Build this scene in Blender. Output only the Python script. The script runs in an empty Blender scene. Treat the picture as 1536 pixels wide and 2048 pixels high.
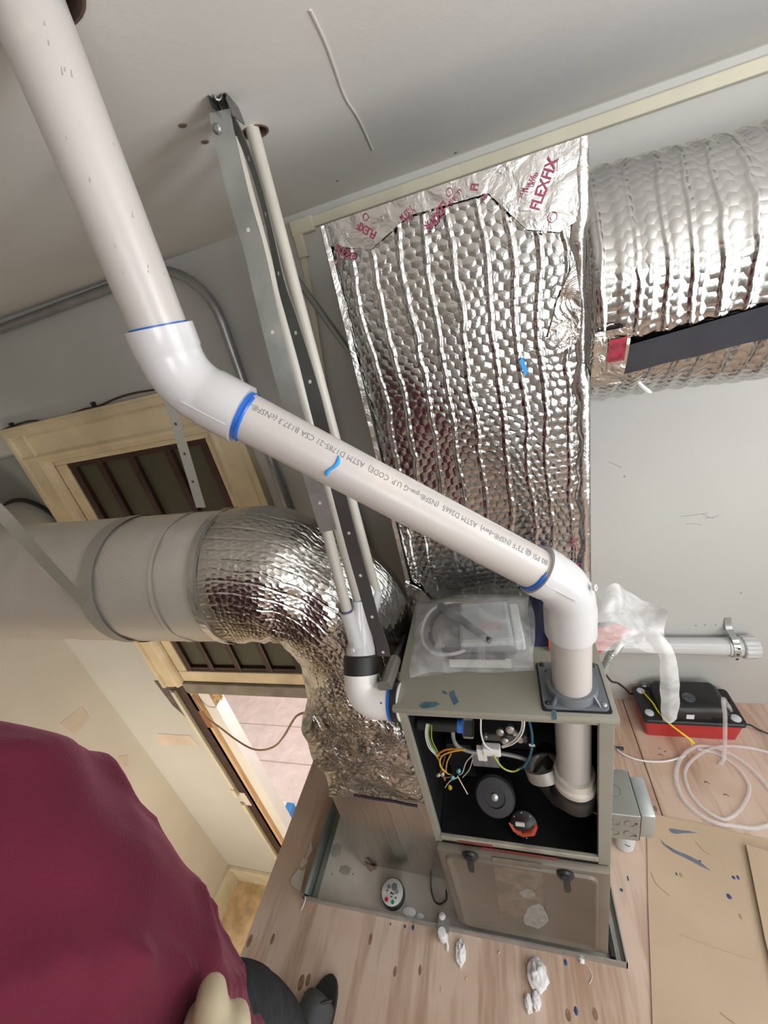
import bpy, bmesh, math, random
from mathutils import Vector, Matrix, Euler
random.seed(7)
PI = math.pi
S = bpy.context.scene
C = S.collection

# ------------------------------------------------------------------ camera
RM = ((0.9509019230923665, 0.21918754239987534, -0.21850023779378902),
      (-0.0981165767859217, -0.45608035872102304, -0.884513337236198),
      (-0.2935279714423345, 0.8625239287379838, -0.4121817588580817))   # rows: right, down, forward
FPX = 796.11
CP = Vector((0, 0, 1.475))
cam = bpy.data.cameras.new('camera')
cam.sensor_fit = 'VERTICAL'; cam.sensor_height = 36.0; cam.lens = FPX / 2048 * 36
cam.clip_start = 0.02
co = bpy.data.objects.new('camera', cam); C.objects.link(co)
rt, dn, fw = (Vector(r) for r in RM)
m3 = Matrix((rt, -dn, -fw)).transposed()
co.matrix_world = Matrix.Translation(CP) @ m3.to_4x4()
S.camera = co

# ------------------------------------------------------------------ world, lights, exposure
W = bpy.data.worlds.new('world'); S.world = W; W.use_nodes = True
W.node_tree.nodes['Background'].inputs[0].default_value = (.80, .88, 1, 1)
W.node_tree.nodes['Background'].inputs[1].default_value = 1.0
S.view_settings.view_transform = 'Standard'; S.view_settings.look = 'None'
S.view_settings.gamma = 1; S.view_settings.use_curve_mapping = False
S.view_settings.exposure = 0.24
S.cycles.max_bounces = 8; S.cycles.diffuse_bounces = 4; S.cycles.glossy_bounces = 3; S.cycles.transmission_bounces = 3; S.cycles.transparent_max_bounces = 8
S.cycles.caustics_reflective = False; S.cycles.caustics_refractive = False
def area(name, loc, target, sx, sy, power, col):
    l = bpy.data.lights.new(name, 'AREA'); l.shape = 'RECTANGLE'; l.size = sx; l.size_y = sy
    l.energy = power; l.color = col
    o = bpy.data.objects.new(name, l); C.objects.link(o); o.location = loc
    d = Vector(target) - Vector(loc); o.rotation_euler = d.to_track_quat('-Z', 'Y').to_euler()
    return o
area('ceiling_fill_uplight', (1.05, .05, 1.42), (.95, .30, 1.785), .35, .25, 9, (1, .99, .97))  # added upward fill to brighten the ceiling, no fixture behind it
area('window_daylight', (1.56, .0, 1.15), (-.3, .3, 1.75), 1.2, 1.15, 15, (.98, .99, 1))
area('rear_window_daylight', (.95, -1.98, 1.30), (.4, .9, 1.75), 1.1, .9, 18, (.96, .98, 1))
hl = area('hall_warm_fill', (-1.15, -1.3, -1.1), (-2.2, 1.1, -.8), .5, .5, 16, (1, .86, .68)); hl.data.spread = 1.7  # added warm fill in the hall, stands in for bounce off wood
area('far_room_lamp_glow', (-1.0, 1.75, 1.2), (-1.6, 2.2, -2.3), .6, .6, 70, (1, .93, .88))

# ------------------------------------------------------------------ pixel -> place helpers (each point gets its own real distance)
def ray(u, v):
    return rt * (u - 768) + dn * (v - 1024) + fw * FPX
def PX(u, v, x=None, y=None, z=None):
    d = ray(u, v)
    t = (x - CP.x) / d.x if x is not None else (y - CP.y) / d.y if y is not None else (z - CP.z) / d.z
    return CP + d * t

# ------------------------------------------------------------------ mesh builder
class MB:
    def __init__(s): s.v = []; s.f = []; s.uv = {}
    def add(s, vs, fs):
        o = len(s.v); s.v += [Vector(p) for p in vs]; s.f += [tuple(i + o for i in f) for f in fs]; return s
    def box(s, a, b, rz=0, pivot=None, bev=0, mat=None):
        x0, y0, z0 = (min(a[i], b[i]) for i in range(3)); x1, y1, z1 = (max(a[i], b[i]) for i in range(3))
        if bev > 0:
            bm = bmesh.new(); bmesh.ops.create_cube(bm, size=1)
            for v in bm.verts:
                v.co = Vector(((x0 + x1) / 2 + v.co.x * (x1 - x0), (y0 + y1) / 2 + v.co.y * (y1 - y0), (z0 + z1) / 2 + v.co.z * (z1 - z0)))
            bmesh.ops.bevel(bm, geom=list(bm.edges), offset=bev, segments=2, affect='EDGES', profile=.5)
            bm.verts.index_update()
            vs = [v.co.copy() for v in bm.verts]; fs = [[v.index for v in f.verts] for f in bm.faces]; bm.free()
        else:
            vs = [Vector(p) for p in ((x0, y0, z0), (x1, y0, z0), (x1, y1, z0), (x0, y1, z0), (x0, y0, z1), (x1, y0, z1), (x1, y1, z1), (x0, y1, z1))]
            fs = [(0, 3, 2, 1), (4, 5, 6, 7), (0, 1, 5, 4), (1, 2, 6, 5), (2, 3, 7, 6), (3, 0, 4, 7)]
        if mat is not None: vs = [mat @ p for p in vs]
        elif rz:
            pv = Vector(pivot) if pivot else Vector(((x0 + x1) / 2, (y0 + y1) / 2, 0)); r = Matrix.Rotation(rz, 3, 'Z')
            vs = [r @ (p - pv) + pv for p in vs]
        return s.add(vs, fs)
    def rings(s, R, closed=True, cap0=True, cap1=True, us=None, vs_=None):
        n = len(R[0]); o = len(s.v)
        for r in R: s.v += [Vector(p) for p in r]
        m = n if closed else n - 1
        for i in range(len(R) - 1):
            for j in range(m):
                k = (j + 1) % n
                fi = len(s.f); s.f.append((o + i * n + j, o + i * n + k, o + (i + 1) * n + k, o + (i + 1) * n + j))
                if us: s.uv[fi] = ((us[j], vs_[i]), (us[j + 1], vs_[i]), (us[j + 1], vs_[i + 1]), (us[j], vs_[i + 1]))
        if closed and cap0: s.f.append(tuple(o + j for j in range(n))[::-1])
        if closed and cap1: s.f.append(tuple(o + (len(R) - 1) * n + j for j in range(n)))
        return s
    def tube(s, path, r, seg=12, cap=True, squash=None):
        P = [Vector(p) for p in path]; n = len(P); rr = r if isinstance(r, (list, tuple)) else [r] * n
        T = [(P[min(i + 1, n - 1)] - P[max(i - 1, 0)]).normalized() for i in range(n)]
        e = T[0].orthogonal().normalized(); R = []; vv = [0]
        for i in range(n):
            e = (e - T[i] * e.dot(T[i])).normalized(); b = T[i].cross(e)
            R.append([P[i] + (e * math.cos(2 * PI * j / seg) + b * math.sin(2 * PI * j / seg)) * rr[i] for j in range(seg)])
            if i: vv.append(vv[-1] + (P[i] - P[i - 1]).length)
        ra = max(rr); us = [2 * PI * ra * j / seg for j in range(seg + 1)]
        return s.rings(R, True, cap, cap, us, vv)
    def cyl(s, a, b, r, seg=20, r2=None, cap=True):
        return s.tube([a, b], [r, r if r2 is None else r2], seg, cap)
    def ring_tube(s, a, b, ro, ri, seg=28):      # hollow collar
        a = Vector(a); b = Vector(b); t = (b - a).normalized(); e = t.orthogonal().normalized(); q = t.cross(e)
        def rg(c, r): return [c + (e * math.cos(2 * PI * j / seg) + q * math.sin(2 * PI * j / seg)) * r for j in range(seg)]
        return s.rings([rg(a, ri), rg(a, ro), rg(b, ro), rg(b, ri), rg(a, ri)], True, False, False)
    def lathe(s, base, axis, prof, seg=24):
        base = Vector(base); t = Vector(axis).normalized(); e = t.orthogonal().normalized(); q = t.cross(e)
        R = [[base + t * h + (e * math.cos(2 * PI * j / seg) + q * math.sin(2 * PI * j / seg)) * max(r, 1e-5) for j in range(seg)] for r, h in prof]
        return s.rings(R)
    def ellips(s, c, rx, ry, rz, seg=20, nr=12, rot=None):
        R = []
        for i in range(nr + 1):
            th = PI * i / nr - PI / 2
            ring = [Vector((math.cos(th) * math.cos(2 * PI * j / seg) * rx, math.cos(th) * math.sin(2 * PI * j / seg) * ry, math.sin(th) * rz)) for j in range(seg)]
            if i in (0, nr): ring = [Vector((1e-4 * math.cos(2 * PI * j / seg), 1e-4 * math.sin(2 * PI * j / seg), math.sin(th) * rz)) for j in range(seg)]
            R.append([(rot @ p if rot else p) + Vector(c) for p in ring])
        return s.rings(R)
    def ribbon(s, path, wdirs, w, t):            # flat strap: path, width direction per point
        P = [Vector(p) for p in path]; n = len(P); R = []
        for i in range(n):
            T = (P[min(i + 1, n - 1)] - P[max(i - 1, 0)]).normalized()
            d = Vector(wdirs[i]); d = (d - T * d.dot(T)).normalized(); q = T.cross(d)
            R.append([P[i] + d * w / 2 + q * t / 2, P[i] - d * w / 2 + q * t / 2, P[i] - d * w / 2 - q * t / 2, P[i] + d * w / 2 - q * t / 2])
        return s.rings(R)
    def poly(s, pts, off):                       # flat outline pushed along off
        n = len(pts); a = [Vector(p) for p in pts]; b = [p + Vector(off) for p in a]
        fs = [tuple(range(n))[::-1], tuple(range(n, 2 * n))] + [(i, (i + 1) % n, n + (i + 1) % n, n + i) for i in range(n)]
        return s.add(a + b, fs)
    def quad(s, a, b, c, d): return s.add([a, b, c, d], [(0, 1, 2, 3)])

OFF = {}
def mesh_obj(name, mb, mat, parent=None, smooth=False, fixn=True, edge=35):
    off = OFF.get(parent.name, Vector()) if parent else Vector()
    me = bpy.data.meshes.new(name)
    me.from_pydata([tuple(v - off) for v in mb.v], [], mb.f)
    if mb.uv:
        uvl = me.uv_layers.new(name='UVMap')
        for p in me.polygons:
            u = mb.uv.get(p.index)
            if u:
                for k, li in enumerate(p.loop_indices): uvl.data[li].uv = u[k]
    if fixn:
        bm = bmesh.new(); bm.from_mesh(me); bmesh.ops.recalc_face_normals(bm, faces=bm.faces); bm.to_mesh(me); bm.free()
    o = bpy.data.objects.new(name, me); C.objects.link(o)
    if mat: me.materials.append(mat)
    if smooth:
        me.polygons.foreach_set('use_smooth', [True] * len(me.polygons))
        try: me.set_sharp_from_angle(angle=math.radians(edge))
        except Exception: pass
    if parent: o.parent = parent; OFF[o.name] = off
    else: OFF[o.name] = Vector()
    return o
def tag(o, label, cat, group=None):
    o['label'] = label; o['category'] = cat
    if group: o['group'] = group
    return o
def thing(name, label, cat, loc=(0, 0, 0), group=None):
    o = bpy.data.objects.new(name, None); C.objects.link(o); o.location = loc; o.empty_display_size = .05
    OFF[o.name] = Vector(loc); tag(o, label, cat, group); return o
def struct(name, mb, mat, smooth=False):
    o = mesh_obj(name, mb, mat, None, smooth); o['kind'] = 'structure'; return o
def sroot(name, loc=(0, 0, 0)):
    o = bpy.data.objects.new(name, None); C.objects.link(o); o.location = loc; OFF[o.name] = Vector(loc); o['kind'] = 'structure'; return o
def arc(c, r, e1, e2, a0, a1, n):
    c = Vector(c); e1 = Vector(e1); e2 = Vector(e2)
    return [c + e1 * r * math.cos(a0 + (a1 - a0) * i / n) + e2 * r * math.sin(a0 + (a1 - a0) * i / n) for i in range(n + 1)]
def smooth_path(pts, n=6):
    P = [Vector(p) for p in pts]; out = []
    for i in range(len(P) - 1):
        p0 = P[max(i - 1, 0)]; p1 = P[i]; p2 = P[i + 1]; p3 = P[min(i + 2, len(P) - 1)]
        for k in range(n):
            t = k / n
            out.append(.5 * ((2 * p1) + (p2 - p0) * t + (2 * p0 - 5 * p1 + 4 * p2 - p3) * t * t + (3 * p1 - p0 - 3 * p2 + p3) * t ** 3))
    return out + [P[-1]]

# ------------------------------------------------------------------ materials
MATS = {}
def mat(name, col, rough=.6, metal=0, var=.08, vs=6, bump=0, bs=40, spec=.5, detail=4, trans=0, alpha=1, stain=None, st_scale=3, st_pos=(.52, .62), bdist=.002):
    if name in MATS: return MATS[name]
    m = bpy.data.materials.new(name); m.use_nodes = True; MATS[name] = m
    nt = m.node_tree; N = nt.nodes; L = nt.links; b = N['Principled BSDF']
    tc = N.new('ShaderNodeTexCoord')
    b.inputs['Roughness'].default_value = rough; b.inputs['Metallic'].default_value = metal
    b.inputs['Specular IOR Level'].default_value = spec
    nz = N.new('ShaderNodeTexNoise'); nz.inputs['Scale'].default_value = vs; nz.inputs['Detail'].default_value = detail
    L.new(tc.outputs['Object'], nz.inputs['Vector'])
    cr = N.new('ShaderNodeValToRGB'); L.new(nz.outputs['Fac'], cr.inputs['Fac'])
    d = [max(0, c * (1 - var)) for c in col]; u = [min(1, c * (1 + var)) for c in col]
    cr.color_ramp.elements[0].color = (*d, 1); cr.color_ramp.elements[1].color = (*u, 1)
    cr.color_ramp.elements[0].position = .3; cr.color_ramp.elements[1].position = .7
    out = cr.outputs['Color']
    if stain:
        n2 = N.new('ShaderNodeTexNoise'); n2.inputs['Scale'].default_value = st_scale; n2.inputs['Detail'].default_value = 6
        L.new(tc.outputs['Object'], n2.inputs['Vector'])
        r2 = N.new('ShaderNodeValToRGB'); r2.color_ramp.elements[0].position = st_pos[0]; r2.color_ramp.elements[1].position = st_pos[1]
        L.new(n2.outputs['Fac'], r2.inputs['Fac'])
        mx = N.new('ShaderNodeMixRGB'); L.new(r2.outputs['Color'], mx.inputs['Fac']); L.new(out, mx.inputs['Color1'])
        mx.inputs['Color2'].default_value = (*stain, 1); out = mx.outputs['Color']
    L.new(out, b.inputs['Base Color'])
    if bump:
        n3 = N.new('ShaderNodeTexNoise'); n3.inputs['Scale'].default_value = bs; n3.inputs['Detail'].default_value = 5
        L.new(tc.outputs['Object'], n3.inputs['Vector'])
        bp = N.new('ShaderNodeBump'); bp.inputs['Strength'].default_value = bump; bp.inputs['Distance'].default_value = bdist
        L.new(n3.outputs['Fac'], bp.inputs['Height']); L.new(bp.outputs['Normal'], b.inputs['Normal'])
    if trans:
        b.inputs['Transmission Weight'].default_value = trans; b.inputs['IOR'].default_value = 1.12
    if alpha < 1: b.inputs['Alpha'].default_value = alpha
    return m
def foil(name, ridge='u', rscale=28, rstr=.5, bub=90, bstr=.5, wr=14, wstr=.5, rough=.2, col=(.62, .615, .60), wob=2.5, rnd=.7, metal=1):
    m = bpy.data.materials.new(name); m.use_nodes = True; MATS[name] = m
    nt = m.node_tree; N = nt.nodes; L = nt.links; b = N['Principled BSDF']
    b.inputs['Metallic'].default_value = metal; b.inputs['Roughness'].default_value = rough
    uv = N.new('ShaderNodeUVMap'); tc = N.new('ShaderNodeTexCoord')
    sp = N.new('ShaderNodeSeparateXYZ'); L.new(uv.outputs['UV'], sp.inputs[0])
    nz0 = N.new('ShaderNodeTexNoise'); nz0.inputs['Scale'].default_value = 9; L.new(tc.outputs['Object'], nz0.inputs['Vector'])
    # base colour: faint smudges
    cr = N.new('ShaderNodeValToRGB'); L.new(nz0.outputs['Fac'], cr.inputs['Fac'])
    cr.color_ramp.elements[0].color = (*[c * .9 for c in col], 1); cr.color_ramp.elements[1].color = (*col, 1)
    L.new(cr.outputs['Color'], b.inputs['Base Color'])
    def math_(op, a, bb):
        n = N.new('ShaderNodeMath'); n.operation = op
        for i, q in enumerate((a, bb)):
            if isinstance(q, (int, float)): n.inputs[i].default_value = q
            else: L.new(q, n.inputs[i])
        return n.outputs[0]
    hs = []
    if rstr:
        wob_ = math_('MULTIPLY', math_('SUBTRACT', nz0.outputs['Fac'], .5), .03)
        w = math_('MULTIPLY', math_('ADD', sp.outputs['X' if ridge == 'u' else 'Y'], wob_), rscale)
        vo = N.new('ShaderNodeTexVoronoi'); vo.voronoi_dimensions = '1D'; vo.feature = 'DISTANCE_TO_EDGE'; vo.inputs['Scale'].default_value = 1
        vo.inputs['Randomness'].default_value = .6; L.new(w, vo.inputs['W'])
        mr = N.new('ShaderNodeMapRange'); mr.interpolation_type = 'SMOOTHSTEP'; mr.inputs['From Max'].default_value = .16; mr.inputs['To Min'].default_value = 1; mr.inputs['To Max'].default_value = 0
        L.new(vo.outputs['Distance'], mr.inputs['Value'])
        hs.append(math_('MULTIPLY', mr.outputs[0], rstr))
    if bstr:
        # hexagonally packed bubbles: nearest centre of two interleaved lattices
        def vm(op, a, bb=None):
            n = N.new('ShaderNodeVectorMath'); n.operation = op
            for i, q in enumerate((a, bb)):
                if q is None: continue
                if isinstance(q, tuple): n.inputs[i].default_value = q
                else: L.new(q, n.inputs[i])
            return n
        jit = vm('MULTIPLY', vm('SUBTRACT', nz0.outputs['Color'], (.5, .5, .5)).outputs[0], (.05 * rnd, .05 * rnd, 0)).outputs[0]
        q = vm('MULTIPLY', vm('ADD', uv.outputs['UV'], jit).outputs[0], (bub, bub, 0)).outputs[0]
        ds = []
        for off in ((0, 0, 0), (.5, .8660254, 0)):
            fr = vm('FRACTION', vm('MULTIPLY', vm('ADD', q, off).outputs[0], (1, .5773503, 0)).outputs[0]).outputs[0]
            ds.append(vm('LENGTH', vm('MULTIPLY', vm('SUBTRACT', fr, (.5, .5, 0)).outputs[0], (1, 1.7320508, 0)).outputs[0]).outputs['Value'])
        dmin = math_('MINIMUM', ds[0], ds[1])
        hs.append(math_('MULTIPLY', math_('SUBTRACT', 1, math_('MULTIPLY', math_('MULTIPLY', dmin, dmin), 3)), bstr))
    n4 = N.new('ShaderNodeTexNoise'); n4.inputs['Scale'].default_value = wr; n4.inputs['Detail'].default_value = 5; n4.inputs['Distortion'].default_value = .6
    L.new(tc.outputs['Object'], n4.inputs['Vector']); hs.append(math_('MULTIPLY', n4.outputs['Fac'], wstr))
    n5 = N.new('ShaderNodeTexNoise'); n5.inputs['Scale'].default_value = 4; n5.inputs['Detail'].default_value = 1
    L.new(tc.outputs['Object'], n5.inputs['Vector']); hs.append(math_('MULTIPLY', n5.outputs['Fac'], wob))
    h = hs[0]
    for q in hs[1:]: h = math_('ADD', h, q)
    bp = N.new('ShaderNodeBump'); bp.inputs['Strength'].default_value = 1; bp.inputs['Distance'].default_value = .005
    L.new(h, bp.inputs['Height']); L.new(bp.outputs['Normal'], b.inputs['Normal'])
    return m
def wood(name, c1, c2, axis='Y', scale=18, rough=.55, stretch=.12, knot=True, bump=.15, dist=4):
    m = bpy.data.materials.new(name); m.use_nodes = True; MATS[name] = m
    nt = m.node_tree; N = nt.nodes; L = nt.links; b = N['Principled BSDF']; b.inputs['Roughness'].default_value = rough
    tc = N.new('ShaderNodeTexCoord'); mp = N.new('ShaderNodeMapping'); L.new(tc.outputs['Object'], mp.inputs['Vector'])
    sc = {'X': (stretch, 1, 1), 'Y': (1, stretch, 1), 'Z': (1, 1, stretch)}[axis]; mp.inputs['Scale'].default_value = sc
    nz = N.new('ShaderNodeTexNoise'); nz.inputs['Scale'].default_value = scale * .35; nz.inputs['Detail'].default_value = 3; L.new(mp.outputs['Vector'], nz.inputs['Vector'])
    mul = N.new('ShaderNodeMath'); mul.operation = 'MULTIPLY'; mul.inputs[1].default_value = dist * 7; L.new(nz.outputs['Fac'], mul.inputs[0])
    sn = N.new('ShaderNodeMath'); sn.operation = 'SINE'; L.new(mul.outputs[0], sn.inputs[0])
    n2 = N.new('ShaderNodeTexNoise'); n2.inputs['Scale'].default_value = scale * 5; n2.inputs['Detail'].default_value = 6; L.new(mp.outputs['Vector'], n2.inputs['Vector'])
    ad = N.new('ShaderNodeMath'); ad.operation = 'MULTIPLY_ADD'; ad.inputs[1].default_value = .22; L.new(sn.outputs[0], ad.inputs[0]); L.new(n2.outputs['Fac'], ad.inputs[2])
    cr = N.new('ShaderNodeValToRGB'); L.new(ad.outputs[0], cr.inputs['Fac'])
    cr.color_ramp.elements[0].color = (*c2, 1); cr.color_ramp.elements[1].color = (*c1, 1)
    cr.color_ramp.elements[0].position = .22; cr.color_ramp.elements[1].position = .62
    out = cr.outputs['Color']
    if knot:
        n3 = N.new('ShaderNodeTexNoise'); n3.inputs['Scale'].default_value = 3.2; n3.inputs['Detail'].default_value = 4; L.new(tc.outputs['Object'], n3.inputs['Vector'])
        r3 = N.new('ShaderNodeValToRGB'); r3.color_ramp.elements[0].position = .45; r3.color_ramp.elements[1].position = .75; L.new(n3.outputs['Fac'], r3.inputs['Fac'])
        mx = N.new('ShaderNodeMixRGB'); mx.blend_type = 'MULTIPLY'; L.new(out, mx.inputs['Color1']); mx.inputs['Color2'].default_value = (.8, .7, .6, 1); L.new(r3.outputs['Color'], mx.inputs['Fac']); out = mx.outputs['Color']
    L.new(out, b.inputs['Base Color'])
    bp = N.new('ShaderNodeBump'); bp.inputs['Strength'].default_value = bump; bp.inputs['Distance'].default_value = .0008
    L.new(ad.outputs[0], bp.inputs['Height']); L.new(bp.outputs['Normal'], b.inputs['Normal'])
    return m
def film(name, tint, rough=.12, alpha=.25, lo=.5, hi=1.9, bmp=.8):
    """thin clear plastic: mostly see-through sheet with a glossy skin"""
    m = bpy.data.materials.new(name); m.use_nodes = True; MATS[name] = m
    nt = m.node_tree; N = nt.nodes; L = nt.links; b = N['Principled BSDF']
    b.inputs['Base Color'].default_value = (*tint, 1); b.inputs['Roughness'].default_value = rough; b.inputs['Specular IOR Level'].default_value = .8
    tr = N.new('ShaderNodeBsdfTransparent'); mx = N.new('ShaderNodeMixShader')
    tc = N.new('ShaderNodeTexCoord'); nz = N.new('ShaderNodeTexNoise'); nz.inputs['Scale'].default_value = 22; nz.inputs['Detail'].default_value = 5; nz.inputs['Distortion'].default_value = 1.2
    L.new(tc.outputs['Object'], nz.inputs['Vector'])
    mr = N.new('ShaderNodeMapRange'); mr.inputs['From Min'].default_value = .3; mr.inputs['From Max'].default_value = .75
    mr.inputs['To Min'].default_value = alpha * lo; mr.inputs['To Max'].default_value = min(1, alpha * hi); L.new(nz.outputs['Fac'], mr.inputs['Value'])
    bp = N.new('ShaderNodeBump'); bp.inputs['Strength'].default_value = bmp; bp.inputs['Distance'].default_value = .004; L.new(nz.outputs['Fac'], bp.inputs['Height']); L.new(bp.outputs['Normal'], b.inputs['Normal'])
    L.new(mr.outputs[0], mx.inputs[0]); L.new(tr.outputs[0], mx.inputs[1]); L.new(b.outputs[0], mx.inputs[2])
    L.new(mx.outputs[0], N['Material Output'].inputs['Surface'])
    return m

M_ceil = mat('ceiling_paint', (.88, .875, .84), .75, var=.04, vs=3, bump=.12, bs=160)
M_wall = mat('wall_paint', (.545, .54, .51), .6, var=.03, vs=3, bump=.08, bs=120)
M_wallL = mat('warm_lit_wall_paint', (.62, .575, .50), .65, var=.05, vs=3, bump=.1, bs=100)  # same wall paint, with the warm light at left put into its colour
M_cream = mat('cream_trim_paint', (.72, .60, .40), .5, var=.12, vs=9, bump=.25, bs=30)
M_cream2 = mat('pale_trim_paint', (.66, .62, .48), .5, var=.08, vs=9, bump=.1, bs=40)
M_ply = wood('plywood', (.68, .52, .42), (.50, .34, .25), 'Y', 20, .55, .09)
M_plyedge = wood('plywood_edge', (.55, .36, .2), (.35, .2, .1), 'X', 60, .6, .3)
M_osb = mat('brown_subfloor', (.62, .46, .28), .6, var=.25, vs=14, bump=.2, bs=50)
M_card = mat('cardboard', (.56, .42, .29), .75, var=.07, vs=5, bump=.1, bs=18)
M_pvc = mat('pvc_pipe', (.53, .495, .47), .32, var=.03, vs=8, stain=(.66, .58, .53), st_scale=7, st_pos=(.66, .74))
M_fit = mat('pvc_fitting', (.60, .595, .60), .2, var=.02, vs=4)
M_pvcd = mat('dirty_pvc', (.54, .51, .45), .38, var=.08, vs=9, stain=(.35, .27, .2), st_scale=11, st_pos=(.68, .78))
M_blue = mat('blue_primer', (.015, .13, .55), .35, var=.15, vs=30)
M_galv = mat('galvanised_steel', (.46, .48, .46), .34, .7, var=.18, vs=18, bump=.05, bs=30)
M_strap = mat('strap_steel', (.30, .31, .30), .42, 1, var=.12, vs=14)
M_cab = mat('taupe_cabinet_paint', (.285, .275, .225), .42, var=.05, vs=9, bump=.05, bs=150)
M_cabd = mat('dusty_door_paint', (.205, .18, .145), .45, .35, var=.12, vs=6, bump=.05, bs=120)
M_black = mat('black_plastic', (.018, .018, .019), .4, var=.2, vs=10)
M_dark = mat('dark_interior', (.022, .023, .024), .45, .3, var=.3, vs=7)
M_rub = mat('black_rubber', (.015, .015, .015), .5, var=.2, vs=10)
M_grey = mat('grey_plastic', (.17, .19, .21), .4, var=.08, vs=10)
M_red = mat('red_plastic', (.62, .02, .025), .28, var=.06, vs=6)
M_white = mat('white_plastic', (.85, .85, .83), .35, var=.03, vs=8)
M_yel = mat('yellow_insulation', (.85, .72, .03), .4, var=.05)
M_tape = mat('black_tape', (.03, .035, .045), .18, var=.15, vs=12, bump=.3, bs=40)
M_ink = mat('maroon_ink', (.30, .045, .09), .5, var=.1)
M_gink = mat('grey_ink', (.17, .17, .17), .6, var=.1)
M_foilbox = foil('foil_bubble_box', 'u', 24, .36, 58, .17, 20, .6, .14, wob=1.5)
M_foilflex = foil('foil_bubble_flex', 'v', 28, .36, 56, .17, 16, .4, .15, wob=1.0)
M_foilduct = foil('foil_wrap_dull', 'v', 20, .0, 110, .06, 17, .5, .36, (.80, .77, .72), .9, metal=.5)
M_foilel = foil('foil_wrap_elbow', 'u', 45, .18, 95, .14, 22, .7, .22, (.70, .68, .64), 1.2)
M_foilcr = foil('foil_crumpled', 'v', 20, 0, 60, .3, 26, 3.2, .24, (.66, .64, .59), 1.5, 1)
M_foilflat = foil('foil_smooth', 'u', 26, .12, 120, .0, 14, .25, .3, (.62, .58, .53), .6)
M_foiltape = foil('foil_tape', 'u', 10, 0, 60, 0, 30, .8, .22, (.74, .73, .71), 1.2)
M_film = film('clear_plastic_film', (.9, .9, .92), .1, .2)
M_film2 = film('cloudy_plastic_film', (.92, .92, .93), .15, .42)
M_tub = film('clear_vinyl_tube', (.95, .92, .92), .08, .34, .9, 1.1, .03)
M_maroon = mat('maroon_knit', (.135, .017, .036), .85, var=.18, vs=5, bump=.35, bs=300, spec=.15)
b_ = M_maroon.node_tree.nodes['Principled BSDF']; b_.inputs['Sheen Weight'].default_value = .35; b_.inputs['Sheen Roughness'].default_value = .4; b_.inputs['Sheen Tint'].default_value = (.8, .35, .45, 1)
M_jean = mat('charcoal_trouser', (.045, .05, .055), .9, var=.2, vs=40, bump=.3, bs=200, spec=.1)
M_shoe = mat('charcoal_shoe', (.06, .065, .065), .7, var=.2, vs=30, bump=.3, bs=120)
M_glove = mat('cream_rubber_glove', (.74, .64, .44), .55, var=.06, vs=12, bump=.15, bs=90)
M_skin = mat('skin', (.55, .36, .27), .5, var=.05)
M_hair = mat('dark_hair', (.03, .022, .018), .5, var=.3, vs=60)
M_paper = mat('white_tissue', (.86, .84, .84), .9, var=.04, vs=20, bump=.4, bs=60)
M_brown = mat('dark_stained_wood', (.045, .02, .015), .4, var=.3, vs=15)
M_tan = wood('raw_pine', (.70, .48, .27), (.52, .31, .15), 'Z', 25, .55, .08, False)
M_glassd = mat('dusty_transom_glass', (.075, .07, .045), .55, var=.12, vs=5)
M_insul = mat('pinkish_wall_sheet', (.74, .62, .57), .5, var=.12, vs=12, bump=.6, bs=22, bdist=.01)
M_brass = mat('aged_brass', (.62, .46, .22), .4, .7, var=.2, vs=30)
# ================================================================== SETTING
ZC = 1.785; YW = 1.20; XL = -2.42; XR = 1.52; YR = -1.9; ZF = -2.31; XE = -.835
HOLES = [((-.338, .414), .046), ((-.312, .755), .021)]
def ceiling():
    bm = bmesh.new()
    def loop(pts):
        vs = [bm.verts.new(p) for p in pts]
        for i in range(len(vs)): bm.edges.new((vs[i], vs[(i + 1) % len(vs)]))
    loop([(XL - .1, YR - .1, ZC), (XR + .1, YR - .1, ZC), (XR + .1, YW + .1, ZC), (XL - .1, YW + .1, ZC)])
    for (c, r) in HOLES: loop([(c[0] + r * math.cos(2 * PI * k / 32), c[1] + r * math.sin(2 * PI * k / 32), ZC) for k in range(32)])
    bmesh.ops.triangle_fill(bm, use_beauty=True, use_dissolve=False, edges=list(bm.edges))
    bm.verts.index_update()
    mb = MB().add([v.co.copy() for v in bm.verts], [[v.index for v in f.verts] for f in bm.faces]); bm.free()
    for (c, r) in HOLES:
        mb.rings([[(c[0] + r * math.cos(2 * PI * k / 32), c[1] + r * math.sin(2 * PI * k / 32), z) for k in range(32)] for z in (ZC, ZC + .09)], True, False, False)
    mb.box((XL - .1, YR - .1, ZC + .09), (XR + .1, YW + .1, ZC + .11))
    return mb
cl = struct('ceiling', ceiling(), M_ceil)
for (c, r) in HOLES:
    o = mesh_obj('hole_lining', MB().ring_tube((c[0], c[1], ZC - .0015), (c[0], c[1], ZC + .08), r, r - .003), mat('torn_plaster_edge', (.16, .10, .075), .9, var=.3, vs=40), cl)
seam = [PX(u, v, z=ZC - .0005) for u, v in ((620, 20), (648, 80), (665, 125), (690, 195), (718, 240), (745, 300))]
mesh_obj('paint_seam', MB().ribbon(smooth_path(seam, 5), [(1, .2, 0)] * 26, .0022, .001), mat('seam_paint', (.72, .71, .67), .7), cl)
for u, v, r in ((365, 250, .006), (410, 283, .006), (675, 361, .003), (912, 305, .003)):
    mesh_obj('nail_hole', MB().lathe(PX(u, v, z=ZC), (0, 0, -1), [(r, 0), (r * .9, .0012), (0, .0015)], 12), mat('nail_hole_dark', (.2, .16, .13), .8), cl)

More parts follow.
